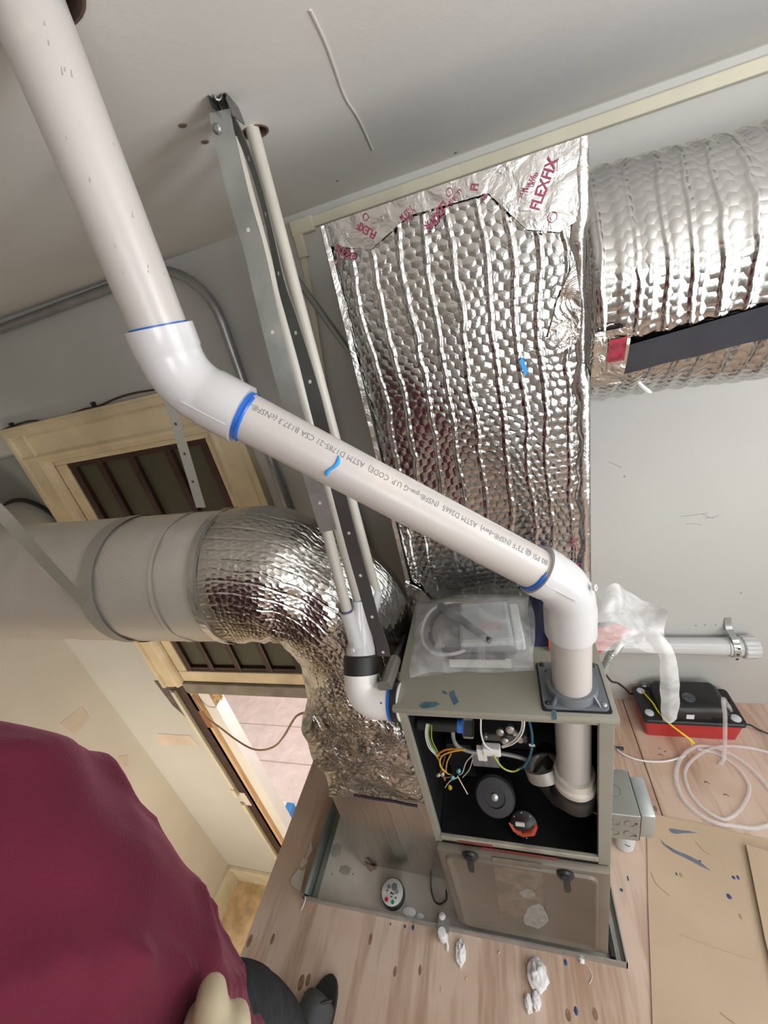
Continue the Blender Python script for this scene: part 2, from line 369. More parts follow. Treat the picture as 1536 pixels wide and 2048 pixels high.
XO0, XO1 = -1.76, -.965
wb = MB(); wb.box((XL - .1, YW, ZF), (XO0, YW + .1, ZC)); wb.box((XO1, YW, ZF), (XR + .1, YW + .1, ZC)); wb.box((XO0, YW, 1.29), (XO1, YW + .1, ZC))
wbo = struct('wall_back', wb, M_wall)
scr = mat('scuff_mark', (.33, .33, .32), .7)
for pts in (((1217, 923), (1230, 929), (1243, 935)), ((1362, 1033), (1390, 1030), (1415, 1026)), ((1410, 1036), (1425, 1035), (1437, 1031)), ((1372, 1048), (1390, 1047), (1403, 1050)), ((1405, 1028), (1420, 1035), (1428, 1037))):
    mesh_obj('scuff', MB().tube([PX(u, v, y=YW - .0004) for u, v in pts], .0008, 5), scr, wbo)
for u, v in ((1249, 953), (1482, 1186), (1319, 1243), (1392, 1251), (1410, 1250), (1431, 1250)):
    mesh_obj('screw_hole', MB().lathe(PX(u, v, y=YW), (0, -1, 0), [(.003, 0), (.0025, .001), (0, .0012)], 10), scr, wbo)
crk = [PX(u, v, y=YW - .0005) for u, v in ((1320, 203), (1370, 188), (1400, 178), (1440, 166), (1475, 157), (1500, 146), (1536, 138))]
mesh_obj('paint_crack', MB().tube(smooth_path(crk, 3), .0009, 5), mat('crack_tone', (.5, .46, .38), .8), wbo)
wl = MB(); wl.box((XL - .1, YR, ZF), (XL, YW, ZC)); wlo = struct('wall_left', wl, M_wallL)
pt = mat('tape_residue', (.62, .52, .43), .8, var=.1)
for q in (((120, 1447), (164, 1413), (180, 1437), (150, 1470)), ((237, 1513), (255, 1510), (257, 1530), (240, 1540))):
    mesh_obj('tape_patch', MB().poly([PX(u, v, x=XL + .0005) for u, v in q], (.0008, 0, 0)), pt, wlo)
mesh_obj('tape_patch', MB().poly([PX(u, v, y=YW - .001) for u, v in ((314, 1467), (380, 1471), (398, 1492), (320, 1489))], (0, -.0008, 0)), pt, wbo)
# right wall with window, rear wall with window
WY0, WY1, WZ0, WZ1 = -.65, .65, .50, 1.76
wr = MB(); wr.box((XR, YR, ZF), (XR + .1, WY0, ZC)); wr.box((XR, WY1, ZF), (XR + .1, YW, ZC)); wr.box((XR, WY0, ZF), (XR + .1, WY1, WZ0)); wr.box((XR, WY0, WZ1), (XR + .1, WY1, ZC))
struct('wall_right', wr, M_wall)
wq = MB(); wq.box((XL - .1, YR - .1, ZF), (.35, YR, ZC)); wq.box((1.5, YR - .1, ZF), (XR + .1, YR, ZC)); wq.box((.35, YR - .1, ZF), (1.5, YR, .80)); wq.box((.35, YR - .1, 1.77), (1.5, YR, ZC))
struct('wall_rear', wq, M_wall)
def plain_window(name, c0, c1, ax):
    rt_ = sroot(name, c0)
    d = .05
    if ax == 'x':
        x = c0[0]
        for (a, b) in (((x, c0[1], c0[2]), (x + .06, c0[1] + d, c1[2])), ((x, c1[1] - d, c0[2]), (x + .06, c1[1], c1[2])), ((x, c0[1], c0[2]), (x + .06, c1[1], c0[2] + d)), ((x, c0[1], c1[2] - d), (x + .06, c1[1], c1[2])), ((x, (c0[1] + c1[1]) / 2 - .02, c0[2]), (x + .05, (c0[1] + c1[1]) / 2 + .02, c1[2]))):
            mesh_obj('window_frame', MB().box(a, b, bev=.004), M_cream2, rt_)
    else:
        y = c0[1]
        for (a, b) in (((c0[0], y, c0[2]), (c0[0] + d, y - .06, c1[2])), ((c1[0] - d, y, c0[2]), (c1[0], y - .06, c1[2])), ((c0[0], y, c0[2]), (c1[0], y - .06, c0[2] + d)), ((c0[0], y, c1[2] - d), (c1[0], y - .06, c1[2]))):
            mesh_obj('window_frame', MB().box(a, b, bev=.004), M_cream2, rt_)
plain_window('window_2', (XR, WY0, WZ0), (XR, WY1, WZ1), 'x')
plain_window('window_3', (.35, YR, .80), (1.5, YR, 1.77), 'y')

# floors: raised plywood deck (separate sheets), lower hall floor, papered floor of the room beyond
deck = sroot('floor', (0, 0, 0))
mesh_obj('plywood_sheet', MB().box((XE, YR, -.019), (.352, YW, 0), bev=.0012), M_ply, deck)
mesh_obj('plywood_sheet', MB().box((.3545, -.2, -.019), (XR, YW, 0), bev=.0012), M_ply, deck)
mesh_obj('plywood_sheet', MB().box((.3545, YR, -.019), (XR, -.203, 0), bev=.0012), M_ply, deck)
mesh_obj('joist_fascia', MB().box((XE + .002, YR, -.25), (XE + .04, YW, -.0195)), M_plyedge, deck)
mesh_obj('deck_wall', MB().box((XE + .02, YR, ZF), (XE + .06, YW, -.25)), M_wallL, deck)
knotm = mat('knot', (.27, .17, .11), .6, var=.3, vs=60)
for u, v, a, b in ((499, 1882, .007, .014), (545, 1878, .005, .012), (602, 1965, .008, .015), (616, 1960, .006, .012), (741, 1878, .005, .012), (790, 1943, .005, .01), (840, 1940, .004, .01), (1136, 2030, .006, .01), (1190, 2028, .006, .01), (1310, 1617, .006, .008)):
    c = PX(u, v, z=.0001); mb = MB(); mb.rings([[(c.x + a * k * math.cos(2 * PI * j / 14), c.y + b * k * math.sin(2 * PI * j / 14), .0001 + .0003 * (1 - k)) for j in range(14)] for k in (1, .6, .01)], True, False, True)
    mesh_obj('wood_knot', mb, knotm, deck)
paint = mat('dried_blue_paint', (.035, .07, .20), .4, var=.3, vs=50)
def drips(parent, spots, z, m=paint, nm='paint_drip'):
    for u, v, a, b in spots:
        c = PX(u, v, z=z); n = 12
        R = [[(c.x + a * k * math.cos(2 * PI * j / n) * (1 + .15 * math.sin(3 * j + u)), c.y + b * k * math.sin(2 * PI * j / n), z + .0008 * (1 - k * k)) for j in range(n)] for k in (1, .8, .5, .01)]
        mesh_obj(nm, MB().rings(R, True, False, True), m, parent)
drips(deck, ((1152, 2022, .004, .007), (1243, 1780, .0035, .004), (1256, 1757, .002, .006), (810, 1853, .003, .004), (826, 1855, .004, .006), (781, 1848, .002, .003), (1131, 1925, .004, .006), (1318, 1497, .003, .002), (1330, 1503, .003, .002)), .0005)
lf = MB(); lf.box((XL - .1, YR, ZF - .05), (XE + .06, YW + .1, ZF)); lf.box((XE + .06, YR, ZF - .05), (XR + .1, YW, ZF))
fo = struct('floor_hall', lf, M_osb)
bb = MB()
BZ = -2.10
for (a, b) in (((XL, YR, ZF), (XL + .016, YW - .016, BZ - .05)), ((XL, YR, BZ - .05), (XL + .024, YW - .016, BZ))): bb.box(a, b, bev=.003)
struct('baseboard_left', bb, M_cream2)
bb = MB()
for (a, b) in (((XL + .0, YW - .016, ZF), (-1.89, YW, BZ - .05)), ((XL, YW - .024, BZ - .05), (-1.89, YW, BZ))): bb.box(a, b, bev=.003)
struct('baseboard_back', bb, M_cream2)
struct('floor_far', MB().box((-4.2, YW + .1, ZF - .05), (1.2, 4.2, ZF)), mat('rosin_paper_floor', (.80, .69, .64), .6, var=.08, vs=9, bump=1.0, bs=9, bdist=.03))
for i, yy in enumerate((1.75, 2.15, 2.55, 3.0)):
    struct('trim_%d' % (i + 2), MB().box((-4.2, yy, ZF), (1.2, yy + .008, ZF + .003)), mat('paper_seam', (.5, .36, .33), .7))
struct('wall_far', MB().box((-4.2, 4.2, ZF), (1.2, 4.3, 1.6)), M_insul)
struct('wall_far_left', MB().box((-4.3, YW + .1, ZF), (-4.2, 4.2, 1.6)), M_insul)
struct('wall_far_right', MB().box((1.2, YW + .1, ZF), (1.3, 4.2, 1.6)), M_insul)
struct('ceiling_far', MB().box((-4.3, YW + .1, 1.6), (1.3, 4.3, 1.7)), M_ceil)

# doorway casing
dr = sroot('door_1', (-1.36, YW, ZF))
def cas_v(x0, x1, z0, z1):      # moulded vertical board, backband on the outer (x0) side
    s_ = 1 if x1 > x0 else -1
    k = abs(x1 - x0) / .13; prof = [(0, 0), (0, .034), (.02, .034), (.026, .022), (.032, .026), (.09, .022), (.10, .03), (.112, .024), (.125, .012), (.13, 0)]
    return MB().rings([[(x0 + s_ * p[0] * k, YW - p[1], z) for p in prof] for z in (z0, z1)])
mesh_obj('casing', cas_v(-1.872, -1.750, .0, 1.432), M_cream, dr)
mesh_obj('casing', cas_v(-.822, -.974, -2.31, 1.432), M_cream, dr)
prof = [(0, 0), (0, .034), (.02, .034), (.026, .022), (.032, .026), (.09, .022), (.10, .03), (.112, .024), (.125, .012), (.13, 0)]
mesh_obj('head_casing', MB().rings([[(x, YW - p[1] - .001, 1.432 - p[0] * 1.17) for p in prof] for x in (-1.873, -.821)]), M_cream, dr)
mesh_obj('head_cap', MB().box((-1.885, YW - .04, 1.432), (-.81, YW, 1.444), bev=.003), M_cream, dr)
mesh_obj('transom_rail', MB().box((-1.758, YW - .012, -.063), (-.967, YW + .07, .012), bev=.004), mat('grimy_rail_paint', (.24, .21, .17), .5, var=.2, vs=10), dr)
mesh_obj('exposed_stud', MB().box((-1.835, YW - .004, ZF), (-1.775, YW + .05, -.02)), M_brown, dr)
mesh_obj('stained_patch', MB().poly([PX(u, v, y=YW - .0005) for u, v in ((308, 1361), (352, 1361), (395, 1420), (440, 1500), (452, 1530), (440, 1525), (400, 1460), (345, 1410))], (0, -.001, 0)), mat('dark_grime', (.12, .1, .085), .8, var=.3, vs=20), dr)
for a, b in ((-.05, -.98), (-1.12, -2.28)):
    mesh_obj('pale_strip', MB().box((-1.862, YW - .022, b), (-1.838, YW, a), bev=.004), M_cream2, dr)
    mesh_obj('pale_strip', MB().box((-1.88, YW - .008, b), (-1.866, YW, a), bev=.002), mat('dull_strip', (.36, .33, .25), .6), dr)
mesh_obj('strip_end', MB().box((-1.868, YW - .03, -1.02), (-1.835, YW, -.94), bev=.005), M_cream2, dr)
mesh_obj('white_patch', MB().box((-1.845, YW - .006, -1.14), (-1.795, YW, -1.0)), mat('plaster_patch', (.66, .6, .52), .8), dr)
mesh_obj('pine_jamb', MB().box((-1.775, YW, ZF), (-1.735, YW + .06, -.063)), M_tan, dr)
mesh_obj('jamb_notch', MB().box((-1.777, YW - .002, -.36), (-1.737, YW + .02, -.22)), mat('notch_brown', (.30, .13, .06), .6), dr)
wj = mesh_obj('white_jamb', MB().box((-1.735, YW + .02, ZF), (-1.66, YW + .10, -.063), bev=.004), M_white, dr)
hg = MB().box((-1.662, YW + .025, -.20), (-1.657, YW + .075, -.10)); hg.cyl((-1.655, YW + .08, -.2), (-1.655, YW + .08, -.1), .006, 10)
ho = mesh_obj('hinge', hg, M_brass, dr)
for i in range(5): mesh_obj('hinge_screw', MB().lathe((-1.6575, YW + .04 + .02 * (i % 2), -.115 - .018 * i), (1, 0, 0), [(.004, 0), (.003, .0012), (0, .0015)], 10), M_black, ho)
mesh_obj('right_jamb', MB().box((-.990, YW + .004, ZF), (-.967, YW + .10, -.066)), M_cream2, dr)
# transom window
tw = sroot('window_1', (-1.36, YW + .03, .01))
for a, b in (((-1.758, YW + .003, 1.262), (-.967, YW + .05, 1.288)), ((-1.758, YW + .003, .0125), (-.967, YW + .05, .088)), ((-1.758, YW + .004, .088), (-1.695, YW + .05, 1.262)), ((-1.0, YW + .004, .088), (-.967, YW + .05, 1.262))):
    mesh_obj('sash_rail', MB().box(a, b, bev=.004), M_cream, tw)
bars = (-1.675, -1.53, -1.365, -1.185, -1.02)
for x in bars: mesh_obj('muntin', MB().box((x - .015, YW + .008, .088), (x + .015, YW + .045, 1.262), bev=.003), M_brown, tw)
for z in (.088, 1.24): mesh_obj('sash_stop', MB().box((-1.695, YW + .012, z), (-1.0, YW + .045, z + .022)), M_brown, tw)
for a, b in zip(bars, bars[1:]): mesh_obj('pane', MB().box((a + .015, YW + .028, .1), (b - .015, YW + .032, 1.25)), M_glassd, tw)

# wire raceway along the ceiling, rod, conduit and wire
rw = thing('wire_raceway', 'cream surface wire raceway along top of back wall, turning down beside foil box', 'raceway', (-.45, YW, 1.752))
mesh_obj('channel', MB().box((-.462, YW - .02, 1.742), (XR, YW, 1.766), bev=.003), M_cream2, rw)
mesh_obj('elbow_cover', MB().box((-.465, YW - .023, 1.735), (-.40, YW, 1.769), bev=.003), M_cream2, rw)
mesh_obj('drop_channel', MB().box((-.463, YW - .022, 1.685), (-.437, YW, 1.742), bev=.003), M_cream2, rw)
mesh_obj('thin_channel', MB().rings([[(x + dx, YW - dy, z) for dx, dy in ((-.008, 0), (-.008, .014), (.008, .014), (.008, 0))] for x, z in ((-.452, 1.685), (-.47, 1.53), (-.50, 1.3), (-.50, .6))]), M_cream2, rw)
tag(mesh_obj('hanger_rod', MB().cyl(PX(560, 512, y=1.13), PX(740, 760, y=1.13), .0085, 10), M_strap, None, True), 'thin grey rod slanting down the wall between white pipes and foil box', 'rod')
cd = thing('conduit', 'grey steel conduit running under ceiling then bending down beside the door casing', 'conduit', (-.757, YW, .2))
pth = [(XL, 1.18, 1.752), (-1.5, 1.18, 1.757), (-.93, 1.18, 1.765)] + [(-.93 + .175 * math.sin(a), 1.18, 1.59 + .175 * math.cos(a)) for a in [PI / 16 * i for i in range(1, 9)]] + [(-.757, 1.18, 1.0), (-.757, 1.18, .2)]
mesh_obj('pipe', MB().tube(pth, .0135, 12), mat('conduit_steel', (.40, .41, .42), .4, .9, var=.15, vs=12), cd, True)
for z in (1.35, .55): mesh_obj('pipe_strap', MB().box((-.79, 1.165, z), (-.724, YW, z + .018), bev=.003), M_galv, cd)
wp_ = [PX(u, v, y=YW - .012) for u, v in ((2, 862), (25, 852), (60, 842), (95, 842), (130, 832), (170, 818), (195, 813), (235, 796), (270, 786), (310, 779), (350, 768))]
ww = thing('door_wire', 'thin brown wire stapled above the door casing', 'wire', wp_[0])
mesh_obj('wire', MB().tube(smooth_path(wp_, 4), .0035, 6), mat('brown_wire', (.07, .035, .025), .5), ww, True)
for u, v in ((22, 852), (186, 811)): p = PX(u, v, y=YW - .014); mesh_obj('staple', MB().box(p - Vector((.004, .004, .006)), p + Vector((.004, .012, .012)), bev=.001), M_black, ww)
cdp = [PX(384, 1392, y=1.19), PX(410, 1432, y=1.17), PX(440, 1455, y=1.12), PX(470, 1478, y=1.06), PX(500, 1496, y=1.0), PX(525, 1500, y=.96), PX(550, 1492, y=.92), PX(568, 1472, y=.88), PX(582, 1448, y=.86), PX(596, 1430, y=.84), PX(625, 1422, y=.80)]
tag(mesh_obj('lamp_cord', MB().tube(smooth_path(cdp, 5), .0042, 8), mat('tan_cord', (.42, .26, .13), .5), None, True), 'tan cord sagging across the open doorway', 'cord')
bp_ = PX(571, 1622, z=ZF + .05)
bx_ = thing('blue_carton', 'small blue and white carton on paper floor beyond the doorway', 'carton', (bp_.x, bp_.y, ZF))
mesh_obj('box', MB().box((bp_.x - .06, bp_.y - .05, ZF), (bp_.x + .08, bp_.y + .05, ZF + .10), bev=.003), mat('blue_carton_print', (.05, .25, .62), .5), bx_)
mesh_obj('white_band', MB().box((bp_.x - .061, bp_.y - .051, ZF + .04), (bp_.x + .01, bp_.y + .051, ZF + .1005)), M_white, bx_)
gp = thing('grey_wall_panel', 'grey metal panel on wall left of the door, behind long foil duct', 'panel', (-2.14, YW, .3))
mesh_obj('sheet', MB().box((XL + .002, YW - .012, .80), (-1.885, YW, 1.333), bev=.002), mat('grey_panel_paint', (.33, .35, .34), .5, .3, var=.06), gp)
dc = thing('duct_collar', 'short round foil duct stub behind the long horizontal duct, left of the door', 'duct', (-2.02, 1.0, .95))
mesh_obj('sleeve', MB().tube([(-2.06, .97, .96), (-2.06, 1.187, .96)], .185, 40), M_foilduct, dc, True)
mesh_obj('rim_gap', MB().ring_tube((-2.06, 1.178, .96), (-2.06, 1.187, .96), .20, .185, 40), M_black, dc, True)
# ================================================================== DUCTS
def rrect(x0, x1, y0, y1, r, n=5):
    pts = []
    for cx, cy, a0 in ((x1 - r, y1 - r, 0), (x0 + r, y1 - r, PI / 2), (x0 + r, y0 + r, PI), (x1 - r, y0 + r, 1.5 * PI)):
        for k in range(n + 1):
            a = a0 + PI / 2 * k / n; pts.append((cx + r * math.cos(a), cy + r * math.sin(a)))
    return pts
def dense(pts, step):
    out = []; n = len(pts)
    for i in range(n):
        a = Vector((*pts[i], 0)); b = Vector((*pts[(i + 1) % n], 0)); m = max(1, int((b - a).length / step))
        for k in range(m): p = a.lerp(b, k / m); out.append((p.x, p.y))
    return out
def perim(pts):
    u = [0]
    for i in range(len(pts)): u.append(u[-1] + math.dist(pts[i], pts[(i + 1) % len(pts)]))
    return u
from mathutils import noise as mn
def wob(p, amp, fr): return mn.noise(Vector(p) * fr) * amp

BX0, BX1, BY0, BY1, BZ0, BZ1 = -.243, .150, .762, 1.16, .862, 1.632
pb = thing('supply_plenum', 'tall foil bubble-wrapped box duct standing on back of the furnace', 'duct', ((BX0 + BX1) / 2, .95, BZ0))
base = dense(rrect(BX0, BX1, BY0, BY1, .018), .012); us = perim(base); R = []; zs = [BZ0 + (BZ1 - BZ0) * i / 60 for i in range(61)]
for i, z in enumerate(zs):
    R.append([(x + wob((x, y, z), .006, 6), y + wob((y, z, x), .0026, 7) + wob((x * 3, z, 5), .0012, 9), z) for x, y in base])
inn = dense(rrect(BX0 + .012, BX1 - .012, BY0 + .012, BY1 - .012, .012), .0121)
cx, cy = (BX0 + BX1) / 2, (BY0 + BY1) / 2
for k, dz in ((.97, .010), (.9, .013)): R.append([((x - cx) * k + cx, (y - cy) * k + cy, BZ1 + dz) for x, y in base])
zs += [BZ1 + .012, BZ1 + .03]
mesh_obj('foil_wrap', MB().rings(R, True, True, True, us, zs), M_foilbox, pb, True, edge=80)
# foil tape at the top band and right front corner
def tapepatch(pts, m=M_foiltape, par=pb, off=(0, -.0015, 0), nm='foil_tape'):
    mb = MB().poly(pts, off); 
    return mesh_obj(nm, mb, m, par)
FT = BY0 - .0042
tapepatch([(BX0 + .004, FT, BZ1 + .012), (BX0 + .004, FT, BZ1 - .018), (-.17, FT, BZ1 - .04), (-.10, FT, BZ1 - .012), (.02, FT, BZ1 - .016), (.07, FT, BZ1 - .075), (.115, FT, BZ1 - .09), (BX1 - .004, FT, BZ1 - .08), (BX1 - .004, FT, BZ1 + .012)][::-1])
cs = []
for i in range(41):
    z = BZ0 + (BZ1 + .012 - BZ0) * i / 40; w = .013 + .004 * math.sin(i * 1.7) + .003 * math.sin(i * .6)
    cs.append([(BX1 - w - .003, FT + .006, z), (BX1 - w, FT - .0005, z), (BX1 - .004, FT - .003, z), (BX1 + .006, FT + .002, z), (BX1 + .009, FT + .02, z), (BX1 + .009, FT + .045, z)])
mesh_obj('corner_tape', MB().rings(cs, False), M_foiltape, pb, True, edge=70)
cs = []
for i in range(31):
    z = BZ0 + (BZ1 + .012 - BZ0) * i / 30
    cs.append([(BX0 + .006, FT + .001, z), (BX0 - .003, FT - .001, z), (BX0 - .009, FT + .012, z), (BX0 - .009, FT + .05, z)])
mesh_obj('corner_tape', MB().rings(cs, False), M_foiltape, pb, True, edge=70)
tapepatch([(.108, FT, 1.45), (.135, FT, 1.50), (.143, FT, 1.44), (.14, FT, 1.385), (.115, FT, 1.375), (.092, FT, 1.40)], M_foilcr, off=(0, -.003, 0))
tapepatch([(.045, FT, 1.372), (.052, FT, 1.378), (.058, FT, 1.352), (.053, FT, 1.345)], M_blue if False else mat('light_blue_tape', (.03, .30, .72), .4), off=(0, -.0012, 0), nm='blue_mark')
tapepatch([(BX0 - .008, FT - .001, .862), (BX0 + .05, FT - .001, .862), (BX0 + .03, FT - .001, .90), (BX0 - .004, FT - .001, .925)], off=(0, -.004, 0))

def text_mesh(body, size, bold=0):
    cu = bpy.data.curves.new('t', 'FONT'); cu.body = body; cu.size = size; cu.align_x = 'LEFT'; cu.resolution_u = 2; cu.offset = size * bold
    o = bpy.data.objects.new('t', cu); C.objects.link(o)
    bpy.context.view_layer.update()
    me = bpy.data.meshes.new_from_object(o.evaluated_get(bpy.context.evaluated_depsgraph_get()))
    vs = [v.co.copy() for v in me.vertices]; fs = [tuple(p.vertices) for p in me.polygons]
    bpy.data.objects.remove(o); bpy.data.curves.remove(cu); bpy.data.meshes.remove(me)
    return vs, fs
def flat_text(body, size, org, dx, dy, m, parent, nm='printed_text', sx=1):
    vs, fs = text_mesh(body, size, .025); dx = Vector(dx).normalized() * sx; dy = Vector(dy).normalized(); org = Vector(org)
    mb = MB(); mb.add([org + dx * v.x + dy * v.y for v in vs], fs); return mesh_obj(nm, mb, m, parent, fixn=False)
def ringmark(c, r, m, parent, w=.0012):
    c = Vector(c); n = 20
    mb = MB().rings([[c + Vector((math.cos(2 * PI * j / n) * k, 0, math.sin(2 * PI * j / n) * k)) for j in range(n)] for k in (r, r - w)], True, False, False)
    return mesh_obj('printed_mark', mb, m, parent, fixn=False)
FX = FT - .0028
def dirxz(a): a = math.radians(a); return (math.cos(a), 0, math.sin(a)), (-math.sin(a), 0, math.cos(a))
def flx(x, z, ang, size, body='FLEXFIX'):
    dx, dy = dirxz(ang); flat_text(body, size, (x, FX, z), dx, dy, M_ink, pb, sx=.8)
flx(-.232, 1.605, -38, .016, 'FLEXFI'); ringmark((-.228, FX, 1.588), .006, M_ink, pb)
flx(-.155, 1.612, 140, .016, 'FLEXF'); ringmark((-.168, FX, 1.636), .005, M_ink, pb)
flx(-.095, 1.632, 205, .010, '1-23 M'); flx(-.09, 1.626, 205, .009, 'L-181B')
flx(-.045, 1.625, 215, .017, 'LEXFIX'); ringmark((-.035, FX, 1.632), .0055, M_ink, pb); flx(-.02, 1.633, 215, .008, 'UL 181B')
flx(.005, 1.622, 70, .016, 'FI'); flx(.012, 1.618, 250, .012, 'FL')
flx(.088, 1.575, 62, .021); ringmark((.106, FX, 1.563), .007, M_ink, pb)
for k, t in enumerate(('LISTED', '181B-FX', '23 M')): flx(.082 - .008 * k, 1.605 - .004 * k, 62, .007, t)
flx(.122, .99, 70, .013, 'FLEX'); flx(.128, .93, 70, .013, 'XFIX'); ringmark((.128, FX, .985), .005, M_ink, pb)

# flex duct to the right, wrapped in foil bubble sheet
FY, FZ, FR = .915, 1.437, .19
fd = thing('flex_duct', 'fat round foil bubble-wrapped duct leaving the tall box to the right', 'duct', (.15, FY, FZ))
R = []; xs = [.152 + 1.36 * i / 150 for i in range(151)]; n = 64; us = [2 * PI * FR * j / n for j in range(n + 1)]
for x in xs:
    sag = .004 * math.sin(x * 9)
    R.append([(x, FY + .035 * (x - .15) * .3 + (FR + wob((x * 1.3, math.cos(2 * PI * j / n), math.sin(2 * PI * j / n)), .008, 3) + .0025 * math.sin(x * 200)) * math.cos(2 * PI * j / n), FZ - .035 * (x - .15) * .3 + sag + (FR + wob((x * 1.3, math.cos(2 * PI * j / n), math.sin(2 * PI * j / n)), .008, 3) + .0025 * math.sin(x * 200)) * math.sin(2 * PI * j / n)) for j in range(n)])
mesh_obj('foil_sleeve', MB().rings(R, True, True, True, us, xs), M_foilflex, fd, True, edge=80)
def duct_tape(a0, a1, x0, x1, m, nm, lift=.006):
    R = []
    for i in range(61):
        x = x0 + (x1 - x0) * i / 60; e = .02 * math.sin(i * .9) * .3
        sk = -.62 * max(0, x - .2) if x1 > .9 else 0
        R.append([(x, FY + .0105 * (x - .15) + (FR + lift) * math.cos(a), FZ - .0105 * (x - .15) + (FR + lift) * math.sin(a)) for a in [a0 + sk + (a1 - a0 + e) * k / 10 for k in range(11)]])
    return mesh_obj(nm, MB().rings(R, False), m, fd, True, edge=80)
duct_tape(math.radians(201), math.radians(217), .20, .95, M_tape, 'black_tape')
duct_tape(math.radians(192), math.radians(222), .155, .205, M_foilcr, 'foil_collar_tape', .009)
ib = mat('blue_red_label', (.30, .03, .05), .4, var=.6, vs=60)
duct_tape(math.radians(196), math.radians(207), .175, .20, ib, 'label', .011)
duct_tape(math.radians(192), math.radians(204), .44, .47, ib, 'label', .009)
p0 = PX(1268, 755, y=.80); p1 = PX(1301, 786, y=.80)
tag(mesh_obj('cable_tie', MB().tube([p0, p0.lerp(p1, .5) + Vector((0, 0, -.002)), p1], .0035, 8), M_film2, None, True), 'clear plastic tie end hanging under the fat round duct', 'cable tie')

# long duct to the left with elbow down to return box
ax = lambda x: Vector((x, .662 - .054 * (-.6 - x), 1.038 + .066 * (-.6 - x)))
ld = thing('return_duct', 'long foil-wrapped round duct crossing in front of the door, elbowing down', 'duct', (-.40, .68, .36))
DR = .15
xs = [XL + .005 + (-.60 - XL) * i / 90 for i in range(91)]; n = 56; us = [2 * PI * DR * j / n for j in range(n + 1)]; R = []; vv = []
for x in xs:
    c = ax(x); vv.append(x)
    bul = .004 * math.exp(-((x + 1.03) / .015) ** 2) * -1
    R.append([(c.x, c.y + (DR + bul + wob((x * 2, j * .35, 3), .004, 1.2)) * math.cos(2 * PI * j / n), c.z + (DR + bul + wob((x * 2, j * .35, 3), .004, 1.2)) * math.sin(2 * PI * j / n)) for j in range(n)])
mesh_obj('straight_run', MB().rings(R, True, True, True, us, vv), M_foilduct, ld, True, edge=80)
# elbow
c0 = ax(-.601); ER = .198; path = []
cen = Vector((-.60, .668, ax(-.60).z - ER))
for i in range(25):
    a = PI / 2 * i / 24; path.append(Vector((-.60 + ER * math.sin(a), ax(-.60).y + .06 * i / 24, cen.z + ER * math.cos(a))))
path = [c0 + Vector((0, 0, .0))] + path + [Vector((-.402, .7255, z)) for z in (.81, .78, .75, .72, .68, .63, .58)]
R = []; vv = [0]
for i, p in enumerate(path):
    T = (path[min(i + 1, len(path) - 1)] - path[max(i - 1, 0)]).normalized(); e = Vector((0, 1, 0)); e = (e - T * e.dot(T)).normalized(); b = T.cross(e)
    if i: vv.append(vv[-1] + (p - path[i - 1]).length)
    crump = .004 + .010 * math.exp(-((i - 11) / 3.5) ** 2) + .006 * (i > 22)
    r_ = DR + .004 - (.012 * math.exp(-((i - 12) / 2.5) ** 2))
    R.append([p + (e * math.cos(2 * PI * j / n) + b * math.sin(2 * PI * j / n)) * (r_ + wob((i * .25, math.cos(2 * PI * j / n) * 2, math.sin(2 * PI * j / n) * 2), crump, 1.6)) for j in range(n)])
mesh_obj('elbow', MB().rings(R, True, False, False, us, vv), M_foilel, ld, True, edge=80)
# foil tape ring at elbow start, tie band, glue line
def dring(x, w, lift, m, nm):
    R = []
    for k in (-1, 1):
        c = ax(x + k * w / 2); R.append([(c.x, c.y + (DR + lift) * math.cos(2 * PI * j / n), c.z + (DR + lift) * math.sin(2 * PI * j / n)) for j in range(n)])
    return mesh_obj(nm, MB().rings(R, True, False, False, us, [0, w]), m, ld, True)
dring(-.605, .016, .0062, M_foiltape, 'tape_ring'); dring(-.86, .035, .004, mat('tie_band', (.50, .49, .45), .5, .4), 'tie_band'); dring(-.70, .008, .0032, M_foilduct, 'tape_ring')
# transition round -> box (crumpled), return box (smooth)
QX0, QX1, QY0, QY1 = -.545, -.252, .556, .98
rect = [];
for j in range(n):
    a = 2 * PI * j / n; cxx, cyy = math.cos(a), math.sin(a)
    k = 1 / max(abs(cxx) / ((QX1 - QX0) / 2), abs(cyy) / ((QY1 - QY0) / 2)); rect.append(((QX0 + QX1) / 2 + cxx * k, (QY0 + QY1) / 2 + cyy * k))
R = []; vv = []
for i in range(33):
    t = i / 32; z = .78 - (.78 - .375) * t; s_ = min(1, max(0, (t - .12) / .26)); s_ = s_ * s_ * (3 - 2 * s_); vv.append(z); ring = []; rk = DR + (-.022, -.002, .006, .011)[min(i, 3)]
    for j in range(n):
        a = 2 * PI * j / n; x = (-.402 + rk * math.cos(a)) * (1 - s_) + rect[j][0] * s_; y = (.7255 + rk * math.sin(a)) * (1 - s_) + rect[j][1] * s_
        ring.append((x + wob((x * 1, y, z), .012, 16) * (.3 + s_ * .7), y + wob((y, z, x), .014, 17), z))
    R.append(ring)
mesh_obj('taped_transition', MB().rings(R, True, False, False, us, vv), M_foilcr, ld, True, edge=80)
base = dense(rrect(QX0 + .004, QX1 - .004, QY0, QY1, .008, 3), .03); R = []; zs = [.006 + .373 * i / 20 for i in range(21)]
for z in zs: R.append([(x + wob((x, y, z), .003, 9), y + wob((y, z, x), .004, 8), z) for x, y in base])
mesh_obj('return_box', MB().rings(R, True, True, True, perim(base), zs), M_foilflat, ld, True, edge=60)
mesh_obj('torn_flap', MB().poly([PX(728, 1722, y=.55), PX(733, 1728, y=.545), PX(748, 1759, y=.535), PX(758, 1741, y=.55)], (0, .002, 0)), mat('brown_paper', (.22, .14, .10), .8), ld)
drips(ld, (), .1)
for i, (u, v) in enumerate(((712, 1554), (770, 1575), (640, 1560))):
    pass
